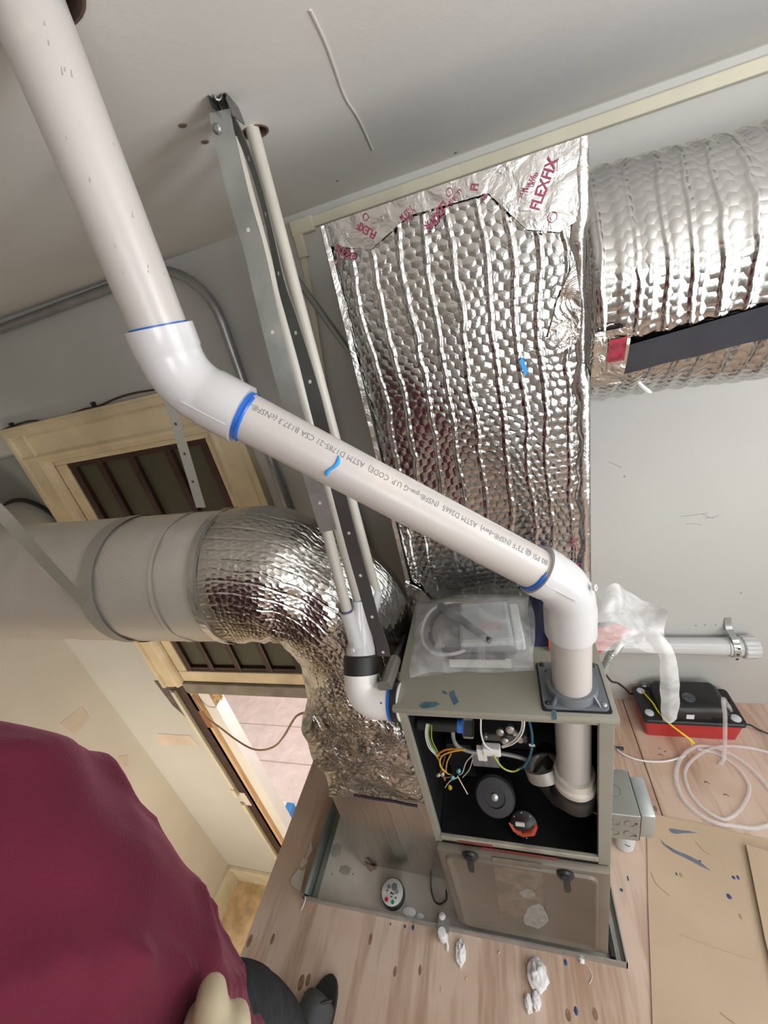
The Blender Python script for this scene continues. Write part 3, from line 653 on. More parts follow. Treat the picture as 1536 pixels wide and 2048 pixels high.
for u0, v0, u1, v1 in ((708, 1590, 790, 1603), (790, 1603, 835, 1612)):
    mesh_obj('dark_seam', MB().tube([PX(u0, v0, y=.549), PX((u0 + u1) / 2, (v0 + v1) / 2 + 1, y=.547), PX(u1, v1, y=.549)], .0035, 6), mat('seam_purple', (.05, .03, .05), .6), ld, True)
fl_ = [(752, 1497, 790, 1500, 812, 1484, 780, 1512), (792, 1502, 802, 1490, 811, 1480, 806, 1496)]
for q in fl_:
    mesh_obj('torn_foil', MB().poly([PX(q[i], q[i + 1], y=.535) for i in (0, 2, 4, 6)], (0, .003, .002)), M_foiltape, ld)

# perforated straps that hang the ducts
def strap(name, label, path, wd, w=.019, t=.0012, m=M_strap, holes=True, step=.045, hcol=None, cat='strap'):
    root = thing(name, label, cat, path[-1]); mb = MB().ribbon(path, wd, w, t); mesh_obj('band', mb, m, root)
    if holes:
        acc = 0; hm = hcol or mat('strap_hole', (.62, .6, .55), .6)
        for i in range(1, len(path) - 1):
            acc += (Vector(path[i]) - Vector(path[i - 1])).length
            if acc >= step:
                acc = 0; T = (Vector(path[i + 1]) - Vector(path[i - 1])).normalized(); d = Vector(wd[i]); d = (d - T * d.dot(T)).normalized(); q = T.cross(d)
                if q.dot(CP - Vector(path[i])) < 0: q = -q
                mesh_obj('punched_hole', MB().lathe(Vector(path[i]) + q * (t / 2 + .0001), q, [(.0028, 0), (.0028, .0002), (0, .0002)], 10), hm, root)
    return root
pale = mat('pale_strap_steel', (.52, .52, .46), .5, .7, var=.08)
dkh = mat('strap_hole_dark', (.07, .06, .05), .7)
a, b = PX(330, 775, y=.60), PX(402, 1015, y=.60); d = (a - b).normalized(); top = a + d * ((ZC - a.z) / d.z)
pp = [top.lerp(b, i / 30) for i in range(31)]
strap('hanger_strap', 'pale perforated strap hanging in front of the transom window to the long duct', pp, [(1, .15, 0)] * 31, .019, .0014, pale, True, .055, dkh)
sb = [PX(-60, 975, y=.40), PX(0, 1025, y=.43), PX(60, 1090, y=.455), PX(120, 1155, y=.478), PX(165, 1200, y=.497), PX(200, 1240, y=.515), PX(235, 1270, y=.56)]
sp_ = smooth_path(sb, 5)
strap('hanger_strap', 'pale strap slanting down across the left end of long foil duct', sp_, [(.6, .1, .8)] * len(sp_), .02, .0014, pale, False)

# ================================================================== VENT PIPE (big white)
UP0 = Vector((-.334, .409, 1.86)); UB = Vector((-.357, .431, 1.468)); LB = Vector((.0745, .503, 1.086)); LZ = Vector((.0740, .514, .62))
PR = .0302
vp = thing('vent_pipe', 'big white pvc vent pipe zigzagging from ceiling hole down into the furnace', 'pipe', (LZ.x, LZ.y, .86))
du = (UP0 - UB).normalized(); dd = (LB - UB).normalized(); dv = (LZ - LB).normalized()
mesh_obj('upper_pipe', MB().cyl(UB + du * .03, UP0, PR, 48), M_pvc, vp, True)
dpo = mesh_obj('diagonal_pipe', MB().cyl(UB + dd * .03, LB - dd * .03, PR, 48), M_pvc, vp, True)
mesh_obj('lower_pipe', MB().cyl(LB + dv * .03, LZ, PR, 48), M_pvc, vp, True)
def elbow45(B, d1, d2, l1, l2, r, name, parent, lip=.003):
    # two sockets and a rounded bend
    k = .034; P = [B + d1 * l1, B + d1 * (k + .004), B + d1 * k]
    arcp = []
    for i in range(9):
        t = i / 8; p = (B + d1 * k) * (1 - t) ** 2 + B * 2 * t * (1 - t) + (B + d2 * k) * t * t; arcp.append(p)
    P += arcp[1:-1] + [B + d2 * k, B + d2 * (k + .004), B + d2 * l2]
    rr = [r, r, r - .0012] + [r - .0012] * 7 + [r - .0012, r, r]
    o = mesh_obj(name, MB().tube(P, rr, 48), M_fit, parent, True, edge=50)
    return o
e1 = elbow45(UB, du, dd, .062, .078, .0368, 'upper_elbow', vp)
e2 = elbow45(LB, -dd, dv, .058, .086, .0368, 'lower_elbow', vp)
mesh_obj('primer_ring', MB().ring_tube(UB + dd * .0785, UB + dd * .0835, .0312, .0300, 48), M_blue, e1, True)
mesh_obj('primer_smear', MB().tube([UB + dd * .0855 + q for q in arc((0, 0, 0), .0306, (CP - UB - dd * (CP - UB).dot(dd)).normalized(), dd.cross((CP - UB).normalized()).normalized(), -.9, 1.5, 14)], .0022, 6), M_blue, e1, True)
mesh_obj('primer_ring', MB().ring_tube(UB + du * .0625, UB + du * .064, .0310, .0300, 48), M_blue, e1, True)
mesh_obj('primer_ring', MB().ring_tube(LB - dd * .0585, LB - dd * .0605, .0310, .0300, 48), mat('grey_glue', (.45, .42, .38), .5), e2, True)
vdir = (CP - LB); vdir = (vdir - dd * vdir.dot(dd)).normalized(); sdir = dd.cross(vdir).normalized()
if sdir.z > 0: sdir = -sdir
mesh_obj('primer_smear', MB().tube([LB - dd * .0615 + q for q in arc((0, 0, 0), .0303, vdir, sdir, -.1, 2.0, 16)], [.0008, .0015] + [.0030] * 14 + [.0036], 8), M_blue, e2, True)
mesh_obj('moulding_line', MB().tube([LB - dd * (.056 - .052 * t) + (vdir * math.cos(.35) + sdir * math.sin(.35)) * .0366 for t in [i / 10 for i in range(11)]], .0009, 5), M_fit, e2, True)
bs = LB + (vdir * .8 - sdir * .2 + Vector((.55, 0, 0))).normalized() * .0362
mesh_obj('gate_mark', MB().lathe(bs, (bs - LB), [(.0048, -.002), (.0048, .002), (.003, .002), (.003, .0008), (0, .0008)], 14), M_fit, e2, True)
mesh_obj('moulding_line', MB().tube([UB + dd * (.02 + .054 * t) + (vdir * math.cos(.55) + sdir * math.sin(.55)) * .0366 for t in [i / 10 for i in range(11)]], .0009, 5), M_fit, e1, True)
# printed line wrapped round the diagonal pipe, reading upward from the furnace end
vs, fs = text_mesh('80 PSI @ 73\u00b0F (NSF\u00ae-dwv)  ASTM D2665  (NSF\u00ae-pw-G U.P. CODE)  ASTM D1785-21 CSA B137.3 (cNSF\u00ae-', .0112)
L_ = max(v.x for v in vs); span = (LB - UB).length - .062 - .090
ang0 = -.62
def wrap(v):
    s_ = v.x / L_ * span; a = ang0 + v.y / PR
    return LB - dd * (.064 + s_) + (vdir * math.cos(a) + sdir * math.sin(a)) * (PR + .00025)
mesh_obj('printed_text', MB().add([wrap(v) for v in vs], fs), M_gink, dpo, False, fixn=False)
def on_pipe(s_, a, lift=.0003): return UB + dd * s_ + (vdir * math.cos(a) + sdir * math.sin(a)) * (PR + lift)
mesh_obj('blue_mark', MB().tube([on_pipe(.205 + .003 * math.sin(i * .5), -.35 + .09 * i, .0002) for i in range(12)], [.001, .002, .0026, .0028, .0027, .0024, .002, .002, .0023, .0028, .0026, .001], 8), mat('light_blue_tape', (.03, .30, .72), .4), dpo, True)
sm = mat('pipe_scuff', (.42, .38, .35), .7)
for i in range(16):
    s_ = random.uniform(.02, .30); a = random.uniform(-.5, 1.2)
    vv_ = (CP - UB); vv_ = (vv_ - du * vv_.dot(du)).normalized(); ss = du.cross(vv_)
    p = UB + du * (.075 + s_) + (vv_ * math.cos(a) + ss * math.sin(a)) * (PR + .0001); l = random.uniform(.0015, .005)
    mesh_obj('scuff', MB().tube([p, p + du * l + (ss * math.cos(a) - vv_ * math.sin(a)) * l * .3], [.0006, .0003], 5), sm, vp)
# ================================================================== INTAKE PIPES LEFT OF FURNACE
SR = .0105
ip = thing('intake_pipe', 'thin white pvc pipe pair rising from white elbow at furnace side to ceiling', 'pipe', (-.30, .495, .835))
EB = Vector((-.308, .497, .835)); up_ = Vector((.0, .62, .78)).normalized()
P = [Vector((-.226, .497, .835)), Vector((-.245, .497, .835)), Vector((-.25, .497, .835))]
for i in range(11):
    t = i / 10; P.append(Vector((-.268, .497, .835)) * (1 - t) ** 2 + EB * 2 * t * (1 - t) + (EB + up_ * .04) * t * t)
P += [EB + up_ * .05]
eo = mesh_obj('elbow', MB().tube(P, [.0345, .0345, .0335] + [.0335] * 11 + [.0345], 36), mat('old_white_fitting', (.80, .77, .74), .32, var=.06, vs=8, stain=(.5, .45, .42), st_scale=30, st_pos=(.7, .76)), ip, True, edge=50)
mesh_obj('primer_ring', MB().ring_tube((-.247, .497, .835), (-.241, .497, .835), .0352, .03, 36), M_blue, eo, True)
mesh_obj('socket_hub', MB().cyl((-.241, .497, .835), (-.228, .497, .835), .036, 30), M_black, eo, True)
pdot = PX(762, 1406, y=.461); mesh_obj('blue_dot', MB().ellips(pdot, .002, .0008, .003, 8, 6), M_blue, eo)
k0 = EB + up_ * .047; k1 = EB + up_ * .085
mesh_obj('rubber_coupling', MB().tube([k0, k0 + up_ * .003, k1 - up_ * .003, k1], [.033, .035, .034, .031], 30), M_rub, ip, True)
mesh_obj('clamp_screw', MB().lathe(PX(707, 1300, y=k1.y - .028), (-.5, -.8, .2), [(.004, 0), (.004, .003), (0, .003)], 10), M_white, ip)
WY = k1 + up_ * .05 + Vector((0, -.0, .02))
def lerp3(a, b, t): return Vector(a).lerp(Vector(b), t)
pipes_top = [Vector((-.322, .690, 1.80)), Vector((-.312, .748, 1.83))]
bots = [PX(717, 1200, x=-.298), PX(752, 1185, x=-.288), PX(694, 1222, x=-.312)]
mesh_obj('wye_fitting', MB().tube([k1 - up_ * .006, k1 + up_ * .012, k1 + up_ * .03, lerp3(k1, bots[0], .6), lerp3(k1, bots[0], .85), bots[0]], [.03, .029, .025, .019, .0145, .014], 28), M_fit, ip, True, edge=50)
mesh_obj('wye_branch', MB().tube([k1 + up_ * .005, lerp3(k1, bots[1], .6), bots[1]], [.018, .015, .0138], 20), M_fit, ip, True)
mesh_obj('wye_branch', MB().tube([k1 + up_ * .0, lerp3(k1, bots[2], .6), bots[2]], [.018, .015, .0138], 20), M_fit, ip, True)
for b_, tp in ((bots[0], pipes_top[0]), (bots[1], pipes_top[1])):
    d = (tp - b_).normalized()
    po = mesh_obj('riser_pipe', MB().tube([b_ - d * .01, b_.lerp(tp, .35) , b_.lerp(tp, .7), tp], SR, 20), M_pvcd, ip, True)
    mesh_obj('primer_ring', MB().ring_tube(b_ - d * .0005, b_ + d * .0025, .0112, .0100, 20), mat('navy_ring', (.02, .05, .15), .4), po, True)
tp3 = PX(633, 978, x=-.325); d = (tp3 - bots[2]).normalized()
po = mesh_obj('short_pipe', MB().tube([bots[2] - d * .01, bots[2].lerp(tp3, .5), tp3 + d * .10], SR, 20), M_pvcd, ip, True)
mesh_obj('primer_ring', MB().ring_tube(bots[2] - d * .0005, bots[2] + d * .0025, .0112, .0100, 20), mat('navy_ring', (.02, .05, .15), .4), po, True)
bt = thing('black_tube', 'grey tube stub rising beside the furnace behind the white elbow', 'tube', PX(772, 1370, x=-.262))
q0 = PX(770, 1375, x=-.25); q1 = PX(790, 1320, x=-.25)
mesh_obj('stub', MB().tube([q0, q0.lerp(q1, .5), q1], [.014, .0135, .0125], 18), mat('smoke_plastic', (.16, .15, .13), .35), bt, True)
q2 = PX(805, 1290, x=-.255)
mesh_obj('hose', MB().tube([q1, q1.lerp(q2, .5), q2, PX(815, 1240, x=-.262)], .008, 12), M_rub, bt, True)

# hanger straps that hold the risers
hk = Vector((-.318, .655, ZC))
us_ = ((440, 222), (447, 265), (462, 330), (482, 410), (508, 499), (535, 620), (561, 726), (584, 809), (610, 900), (632, 978), (650, 1040), (657, 1062))
def depth_path(pts, p0, p1):        # points along pixels, at distances between two known places
    out = []; n = len(pts)
    for i, (u, v) in enumerate(pts):
        y = p0 + (p1 - p0) * (v - pts[0][1]) / (pts[-1][1] - pts[0][1]); out.append(PX(u, v, y=y))
    return out
lp = depth_path(us_, .645, .549); lp = smooth_path(lp, 5)
s1 = strap('hanger_strap', 'wide galvanised perforated strap left of thin white pipes, bolted to ceiling', lp, [(1, .12, 0)] * len(lp), .030, .0016, M_galv, True, .13)
mesh_obj('bolt', MB().lathe(PX(435, 258, y=.640), (.2, -1, -.2), [(.006, 0), (.006, .004), (.003, .005), (0, .005)], 8), M_strap, s1)
lp0 = lp[0]
loop_ = [lp0 + Vector((-.004, 0, 0)), lp0 + Vector((-.004, 0, .012)), Vector((lp0.x + .004, lp0.y + .005, ZC - .004)), lp0 + Vector((.014, .01, .010)), lp0 + Vector((.018, .01, -.012))]
mesh_obj('bent_tab', MB().ribbon(smooth_path(loop_, 4), [(0, 1, 0)] * 17, .028, .0018), M_strap, s1)
rs = ((447, 215), (462, 240), (476, 262), (499, 317), (517, 371), (537, 447), (563, 568), (582, 631), (608, 718), (624, 776), (644, 855), (680, 995), (709, 1106), (729, 1177), (748, 1245), (762, 1285), (768, 1312))
rp = depth_path(rs, .66, .50); rp = smooth_path(rp, 5); nr = len(rp); wd = []
for i in range(nr):
    v = rs[0][1] + (rs[-1][1] - rs[0][1]) * i / (nr - 1)
    tw_ = 55 if v < 330 else 72 if v < 560 else 72 - (v - 560) / 300 * 58 if v < 860 else 14
    a = math.radians(tw_); vd = (CP - rp[i]).normalized(); sd = Vector((1, .15, 0)); wd.append(sd * math.cos(a) + vd * math.sin(a))
s2 = strap('hanger_strap', 'dark twisted perforated strap running down between the thin white pipes', rp, wd, .024, .0016, mat('dark_strap_steel', (.20, .21, .21), .45, .9, var=.1), True, .07)

# ================================================================== DRAIN PAN
pn = thing('drain_pan', 'shallow galvanised drain pan under the furnace on plywood deck', 'pan', (-.26, .8, 0))
X0, X1, Y0, Y1, H = -.690, .166, .446, 1.185, .03
mesh_obj('pan_floor', MB().box((X0, Y0, .0005), (X1, Y1, .004)), mat('dusty_galvanised', (.60, .56, .50), .5, .2, var=.15, vs=9, stain=(.68, .63, .56), st_scale=5, st_pos=(.5, .62)), pn)
for a, b in (((X0, Y0, .004), (X1, Y0 + .003, H)), ((X0, Y1 - .003, .004), (X1, Y1, H)), ((X1 - .003, Y0, .004), (X1, Y1, H)), ((X0, Y0, .004), (X0 + .003, Y1, H))):
    mesh_obj('pan_rim', MB().box(a, b), M_galv, pn)
mesh_obj('side_channel', MB().rings([[(X0 + x, y, z) for x, z in ((0, .004), (0, H + .004), (.006, H + .006), (.014, H), (.02, .02), (.03, .024), (.034, .012), (.036, .004))] for y in (Y0 + .006, Y1 - .004)]), mat('green_grey_steel', (.24, .27, .25), .4, .8, var=.2, vs=12), pn)
mesh_obj('side_strip', MB().box((X1 - .022, Y0 + .004, .004), (X1 - .012, Y1 - .01, .014)), M_galv, pn)
mesh_obj('rubber_pad', MB().box((X1 - .034, Y0 + .01, .004), (X1 - .024, .60, .02), bev=.002), M_rub, pn)
drips(pn, ((690, 1740, .02, .012), (672, 1700, .018, .02)), .0042, mat('dust_smear', (.36, .34, .30), .8), 'dust_smear')
drips(pn, ((706, 1748, .0015, .0025), (664, 1748, .0015, .0025), (645, 1748, .001, .002)), .0042)
for u, v, r in ((818, 1823, .02), (765, 1825, .008), (840, 1832, .012)):
    p = PX(u, v, z=.006); mesh_obj('white_residue', MB().ellips((p.x, p.y, .005), r, r * .6, .004, 12, 6), M_paper, pn)
mesh_obj('wire_loop', MB().tube(smooth_path([PX(862, 1745, z=.03), PX(862, 1775, z=.012), PX(868, 1800, z=.008), PX(880, 1808, z=.008), PX(893, 1798, z=.008), PX(892, 1780, z=.008)], 5), .0018, 6), M_black, pn, True)
# torn paper flakes at pan's left side
for k, q in enumerate((((604, 1738), (622, 1682), (626, 1700), (618, 1712)), ((600, 1730), (606, 1716), (616, 1720), (612, 1730), (602, 1736)), ((583, 1756), (597, 1738), (606, 1742), (612, 1732), (607, 1760), (601, 1784), (590, 1775), (582, 1768)))):
    tag(mesh_obj('paper_flake', MB().poly([PX(u, v, z=.003) for u, v in q], (0, 0, .001)), mat('dusty_paper', (.62, .55, .48), .9), None), ('small torn paper flake highest along the left rim of drain pan', 'smallest torn paper flake midway along left rim of drain pan', 'largest torn paper flake at left front corner of drain pan')[k], 'paper scrap', 'torn paper flakes beside the pan')
dsc = PX(785, 1785, z=.028)
ds = thing('round_sensor', 'round white disc with red and green dots lying in the drain pan', 'sensor', (dsc.x, dsc.y, .004))
mesh_obj('black_body', MB().lathe((dsc.x, dsc.y, .004), (0, 0, 1), [(.028, 0), (.034, .006), (.034, .024), (.031, .026), (0, .026)], 32), M_black, ds, True)
fo_ = mesh_obj('white_face', MB().lathe((dsc.x, dsc.y, .0295), (0, 0, 1), [(.0315, 0), (.0315, .002), (.03, .0028), (0, .0028)], 32), mat('smudged_white', (.68, .68, .66), .5, var=.15, vs=40), ds, True)
for dx, dy, r, m in ((-.013, -.019, .0055, M_red), (.006, -.022, .005, mat('green_button', (.02, .30, .12), .4)), (.004, .012, .009, M_grey), (-.012, .010, .005, M_grey), (.013, .002, .006, mat('mid_grey', (.32, .33, .35), .5)), (-.002, -.003, .0025, M_black), (.004, -.004, .0022, M_black), (.0, -.011, .002, M_black), (-.015, .001, .003, M_grey), (.013, -.012, .003, M_grey)):
    mesh_obj('button' if m in (M_red,) or 'green' in m.name else 'face_dot', MB().lathe((dsc.x + dx, dsc.y + dy, .0322), (0, 0, 1), [(r, 0), (r, .0008), (0, .001)], 14), m, fo_)
fs_ = PX(889, 1872, y=.438)
fl = thing('float_switch', 'white plastic float switch hooked over front rim of drain pan', 'switch', (fs_.x, .44, 0))
mesh_obj('body', MB().lathe((fs_.x, .4325, .001), (0, 0, 1), [(.011, 0), (.0125, .002), (.0125, .030), (.010, .034), (0, .035)], 20), M_white, fl, True)
mesh_obj('clip', MB().box((fs_.x - .012, .4325, .030), (fs_.x + .018, .462, .0335)), M_galv, fl)
mesh_obj('float_cap', MB().lathe((fs_.x - .002, .4635, .010), (0, 0, 1), [(.010, 0), (.011, .016), (.008, .025), (0, .028)], 18), M_white, fl, True)
mesh_obj('stub', MB().tube([(fs_.x + .008, .428, .006), (fs_.x + .012, .418, .004), (fs_.x + .012, .408, .004)], .0035, 8), M_paper, fl, True)

# ================================================================== FURNACE
fu = thing('furnace', 'taupe gas furnace cabinet with upper compartment open, standing in drain pan', 'furnace', (-.05, .82, .004))
FX0, FX1, FY0, FY1, FZ1 = -.228, .129, .468, 1.165, .86
tp_ = MB().box((FX0 - .006, FY0 - .006, .848), (FX1 + .006, FY1, .860), bev=.0025)
mesh_obj('top_panel', tp_, M_cab, fu, True)
for x0, x1, nm in ((FX0, FX0 + .006, 'side_panel'), (FX1 - .006, FX1, 'side_panel')):
    mesh_obj(nm, MB().box((x0, FY0 + .001, .006), (x1, FY1, .848)), M_cab, fu)
mesh_obj('side_stile', MB().box((FX0, FY0, .41), (FX0 + .0145, FY0 + .012, .848), bev=.001), M_cab, fu)
mesh_obj('side_stile', MB().box((FX1 - .0225, FY0, .41), (FX1, FY0 + .012, .848), bev=.001), M_cab, fu)
mesh_obj('top_rail', MB().box((FX0 + .0145, FY0 + .002, .834), (FX1 - .0225, FY0 + .01, .848)), M_cab, fu)
mesh_obj('back_panel', MB().box((FX0 + .006, FY1 - .004, .006), (FX1 - .006, FY1, .848)), M_cab, fu)
mesh_obj('partition', MB().box((FX0 + .006, .70, .41), (FX1 - .006, .706, .848)), M_dark, fu)
for x0, x1 in ((FX0 + .006, FX0 + .008), (FX1 - .008, FX1 - .006)): mesh_obj('inner_liner', MB().box((x0, FY0 + .013, .41), (x1, .70, .847)), M_dark, fu)
mesh_obj('inner_liner', MB().box((FX0 + .008, FY0 + .013, .840), (FX1 - .008, .70, .846)), M_dark, fu)
mesh_obj('blower_deck', MB().box((FX0 + .008, FY0 + .004, .398), (FX1 - .008, .70, .404)), mat('dusty_black_deck', (.035, .036, .038), .35, .5, var=.4, vs=8), fu)
mesh_obj('sill', MB().box((FX0 + .0145, FY0 - .003, .424), (FX1 - .0225, FY0 + .006, .438), bev=.002), mat('worn_sill', (.36, .34, .28), .4, .3, var=.25, vs=20), fu)
mesh_obj('sill_gap', MB().box((FX0 + .004, FY0 + .001, .404), (FX1 - .004, FY0 + .008, .424)), M_black, fu)
for (a, b), mm in (((-.175, -.10), M_red), ((-.125, .03), mat('dull_red', (.25, .05, .04), .5))):
    mesh_obj('red_stripe', MB().box((a, FY0 - .0042, .4262 if mm is M_red else .4115), (b, FY0 - .0028, .4330 if mm is M_red else .4180)), mat('dull_red', (.25, .05, .04), .5), fu)
# lower door with rolled bead
dx0, dx1, dz0, dz1, dy = FX0 + .002, FX1 - .003, .036, .409, FY0 - .014
def rr2(x0, x1, z0, z1, r, y, n=5): return [(x, y, z) for x, z in rrect(x0, x1, z0, z1, r, n)]
dR = [rr2(dx0, dx1, dz0, dz1, .004, FY0), rr2(dx0, dx1, dz0, dz1, .004, dy + .002), rr2(dx0 + .002, dx1 - .002, dz0 + .002, dz1 - .002, .004, dy), rr2(dx0 + .016, dx1 - .022, dz0 + .014, dz1 - .016, .018, dy),
      rr2(dx0 + .019, dx1 - .025, dz0 + .017, dz1 - .019, .017, dy - .005), rr2(dx0 + .024, dx1 - .030, dz0 + .022, dz1 - .024, .016, dy - .005), rr2(dx0 + .028, dx1 - .034, dz0 + .026, dz1 - .028, .014, dy - .001)]
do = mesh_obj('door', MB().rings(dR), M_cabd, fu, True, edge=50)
for u, v in ((941, 1712), (1131, 1750)):
    c = PX(u, v, y=dy - .003)
    lk = mesh_obj('latch', MB().lathe((c.x, dy - .001, c.z), (0, -1, 0), [(.017, 0), (.018, .003), (.014, .007), (.010, .010), (0, .011)], 20), M_black, do, True)
    mesh_obj('handle', MB().poly([(c.x - .006, dy - .010, c.z + .014), (c.x + .006, dy - .010, c.z + .014), (c.x + .007, dy - .014, c.z - .012), (c.x + .004, dy - .014, c.z - .024), (c.x - .004, dy - .014, c.z - .024), (c.x - .006, dy - .014, c.z - .012)], (0, -.008, -.002)), M_black, lk)
mesh_obj('faded_label', MB().poly([PX(u, v, y=dy - .0014) for u, v in ((984, 1714), (1086, 1728), (1088, 1836), (1000, 1830))], (0, -.0004, 0)), mat('worn_label', (.19, .155, .12), .55, .1, var=.25, vs=40), do)
mesh_obj('dust_smudge', MB().poly([PX(1072 + 24 * math.cos(a) * (1 + .15 * math.sin(3 * a)), 1832 + 24 * math.sin(a) * (1 + .1 * math.cos(5 * a)), y=dy - .0018) for a in [2 * PI * i / 18 for i in range(18)]], (0, -.0003, 0)), mat('lint', (.30, .28, .26), .9, var=.2, vs=90), do)
mesh_obj('dust_smudge', MB().poly([PX(1054 + 15 * math.cos(a) * (1 + .2 * math.sin(4 * a)), 1787 + 9 * math.sin(a), y=dy - .0018) for a in [2 * PI * i / 14 for i in range(14)]], (0, -.0003, 0)), mat('lint2', (.27, .24, .21), .9, var=.2, vs=90), do)
mesh_obj('side_knob', MB().lathe((FX1, .515, .20), (1, 0, 0), [(.008, 0), (.008, .006), (0, .007)], 12), M_black, fu)
# blue primer splashes on the top
bsp = mat('teal_smear', (.06, .13, .16), .5, var=.3, vs=60)
for q in (((837, 1411), (850, 1404), (872, 1404), (879, 1408), (870, 1414), (845, 1417)), ((884, 1381), (893, 1384), (895, 1389), (886, 1387)), ((898, 1386), (908, 1380), (912, 1392), (918, 1404), (908, 1411), (902, 1398))):
    mesh_obj('primer_smear', MB().poly([PX(u, v, z=.8602) for u, v in q], (0, 0, .0004)), bsp, fu)
mesh_obj('primer_smear', MB().poly([PX(u, v, y=FY0 - .0064) for u, v in ((1103, 1420), (1112, 1420), (1114, 1438), (1104, 1440))], (0, -.0004, 0)), bsp, fu)
# flange for the vent pipe
fg = mesh_obj('vent_flange', MB().poly([(x, y, .8615) for x, y in rrect(.026, .124, .474, .568, .008, 4)], (0, 0, .006)), M_grey, fu)
mesh_obj('gasket', MB().poly([(x, y, .8602) for x, y in rrect(.023, .127, .471, .571, .004, 2)], (0, 0, .0016)), M_rub, fu)
mesh_obj('collar', MB().ring_tube((.074, .5125, .867), (.074, .5125, .886), .040, .0305, 36), M_grey, fg, True)
for k in range(4):
    a = PI / 4 + PI / 2 * k; c = Vector((.074, .5125, .867)); e = Vector((math.cos(a), math.sin(a), 0))
    mesh_obj('rib', MB().poly([c + e * .039, c + e * .052, c + e * .039 + Vector((0, 0, .018))], Vector((-e.y, e.x, 0)) * .003), M_grey, fg)
for x, y, m in ((.117, .481, M_galv), (.033, .481, M_black), (.033, .561, M_black), (.117, .561, M_black)):
    mesh_obj('screw', MB().lathe((x, y, .8675), (0, 0, 1), [(.0042, 0), (.0042, .002), (.002, .0035), (0, .0035)], 8), m, fg)
# --- inside
vc = mesh_obj('vent_socket', MB().tube([(.074, .512, .605), (.074, .512, .612), (.074, .512, .624), (.074, .512, .628), (.074, .512, .645)], [.036, .040, .040, .036, .036], 36), mat('cream_socket', (.62, .57, .5), .4), fu, True, edge=40)
mesh_obj('inducer_elbow', MB().tube([(.074, .512, .612), (.074, .52, .57), (.06, .54, .55), (.035, .56, .56), (.01, .57, .58)], [.043, .046, .048, .044, .04], 28), M_black, fu, True)
mesh_obj('side_clamp', MB().ring_tube((.016, .535, .62), (.022, .525, .60), .036, .030, 30), mat('dull_clamp', (.42, .40, .37), .4, .5), fu, True)
mc = PX(990, 1590, y=.515); md = (Vector((0, -.78, .62))).normalized()
mo = mesh_obj('inducer_motor', MB().lathe(mc - md * .05, md, [(.036, 0), (.038, .005), (.038, .042), (.041, .045), (.042, .055), (.038, .0605), (.022, .061), (.021, .058), (.0, .058)], 40), mat('motor_black', (.03, .03, .032), .35), fu, True, edge=40)
mesh_obj('shaft', MB().lathe(mc + md * .008, md, [(.007, 0), (.007, .004), (.004, .006), (0, .006)], 12), M_galv, mo, True)
mesh_obj('rating_plate', MB().box((-.125, .545, .575), (-.068, .548, .615)), mat('plate_grey', (.22, .22, .23), .4, .3, var=.3, vs=120), fu)
pc = PX(1048, 1652, y=.505)
ps = mesh_obj('pressure_switch', MB().lathe(pc + Vector((0, .012, -.008)), md, [(.026, 0), (.028, .004), (.028, .012), (.022, .016), (0, .016)], 28), M_black, fu, True)
for k in range(8):
    a = 2 * PI * k / 8; e = md.orthogonal().normalized(); b2 = md.cross(e)
    mesh_obj('rivet', MB().lathe(pc + Vector((0, .012, -.008)) + (e * math.cos(a) + b2 * math.sin(a)) * .0235 + md * .013, md, [(.0022, 0), (.0015, .002), (0, .002)], 8), M_white, ps)
mesh_obj('red_boot', MB().tube([PX(1018, 1645, y=.49), PX(1028, 1660, y=.485), PX(1045, 1668, y=.482), PX(1065, 1664, y=.482), PX(1072, 1652, y=.485)], [.002, .0035, .0055, .007, .004], 10), mat('red_wire', (.42, .07, .03), .35), fu, True)
mesh_obj('terminal', MB().box(PX(1030, 1642, y=.492), PX(1050, 1655, y=.487), bev=.0012), mat('pale_grey', (.6, .6, .56), .4), fu)
bh0, bh1 = PX(838, 1447, y=.515), PX(915, 1451, y=.515)
mesh_obj('gas_pipe', MB().tube([bh0, bh0.lerp(bh1, .5), bh1], .0125, 18), M_rub, fu, True)
mesh_obj('blue_nut', MB().tube([bh1, PX(925, 1452, y=.515)], .0132, 14), mat('blue_thread_tape', (.03, .15, .5), .5), fu, True)
gv = mesh_obj('gas_valve', MB().box(PX(925, 1475, y=.52), PX(948, 1440, y=.56), bev=.003), mat('valve_grey', (.32, .31, .30), .4, .5), fu)
mesh_obj('valve_body', MB().box(PX(962, 1482, y=.55), PX(1050, 1430, y=.60), bev=.004), mat('valve_dark', (.12, .12, .12), .4, .6), gv)
for u, v, r in ((970, 1470, .006), (1000, 1460, .008), (1020, 1455, .009), (1040, 1475, .007), (1010, 1478, .008), (1030, 1462, .006)):
    c = PX(u, v, y=.548); mesh_obj('valve_knob', MB().lathe(c, (0, -1, .3), [(r, 0), (r, .008), (r * .6, .011), (0, .011)], 12), mat('pale_metal', (.55, .54, .5), .35, .8), gv, True)
mesh_obj('connector', MB().box(PX(966, 1513, y=.503), PX(1000, 1485, y=.52), bev=.003), mat('translucent_white', (.75, .75, .72), .35), fu)
mesh_obj('connector', MB().box(PX(952, 1500, y=.506), PX(975, 1512, y=.518), bev=.002), mat('translucent_white', (.75, .75, .72), .35), fu)
def wire(pts, m, r=.0013, nm='wire'):
    return mesh_obj(nm, MB().tube(smooth_path([PX(u, v, y=y) for u, v, y in pts], 6), r, 6), m, fu, True)
wht = mat('white_wire', (.75, .75, .72), .4); grn = mat('green_wire', (.25, .33, .05), .4); org = mat('orange_wire', (.70, .28, .03), .4); tea = mat('teal_wire', (.01, .10, .14), .4); gry = mat('grey_loom', (.30, .30, .28), .5); brn = mat('brown_wire2', (.16, .07, .04), .5)
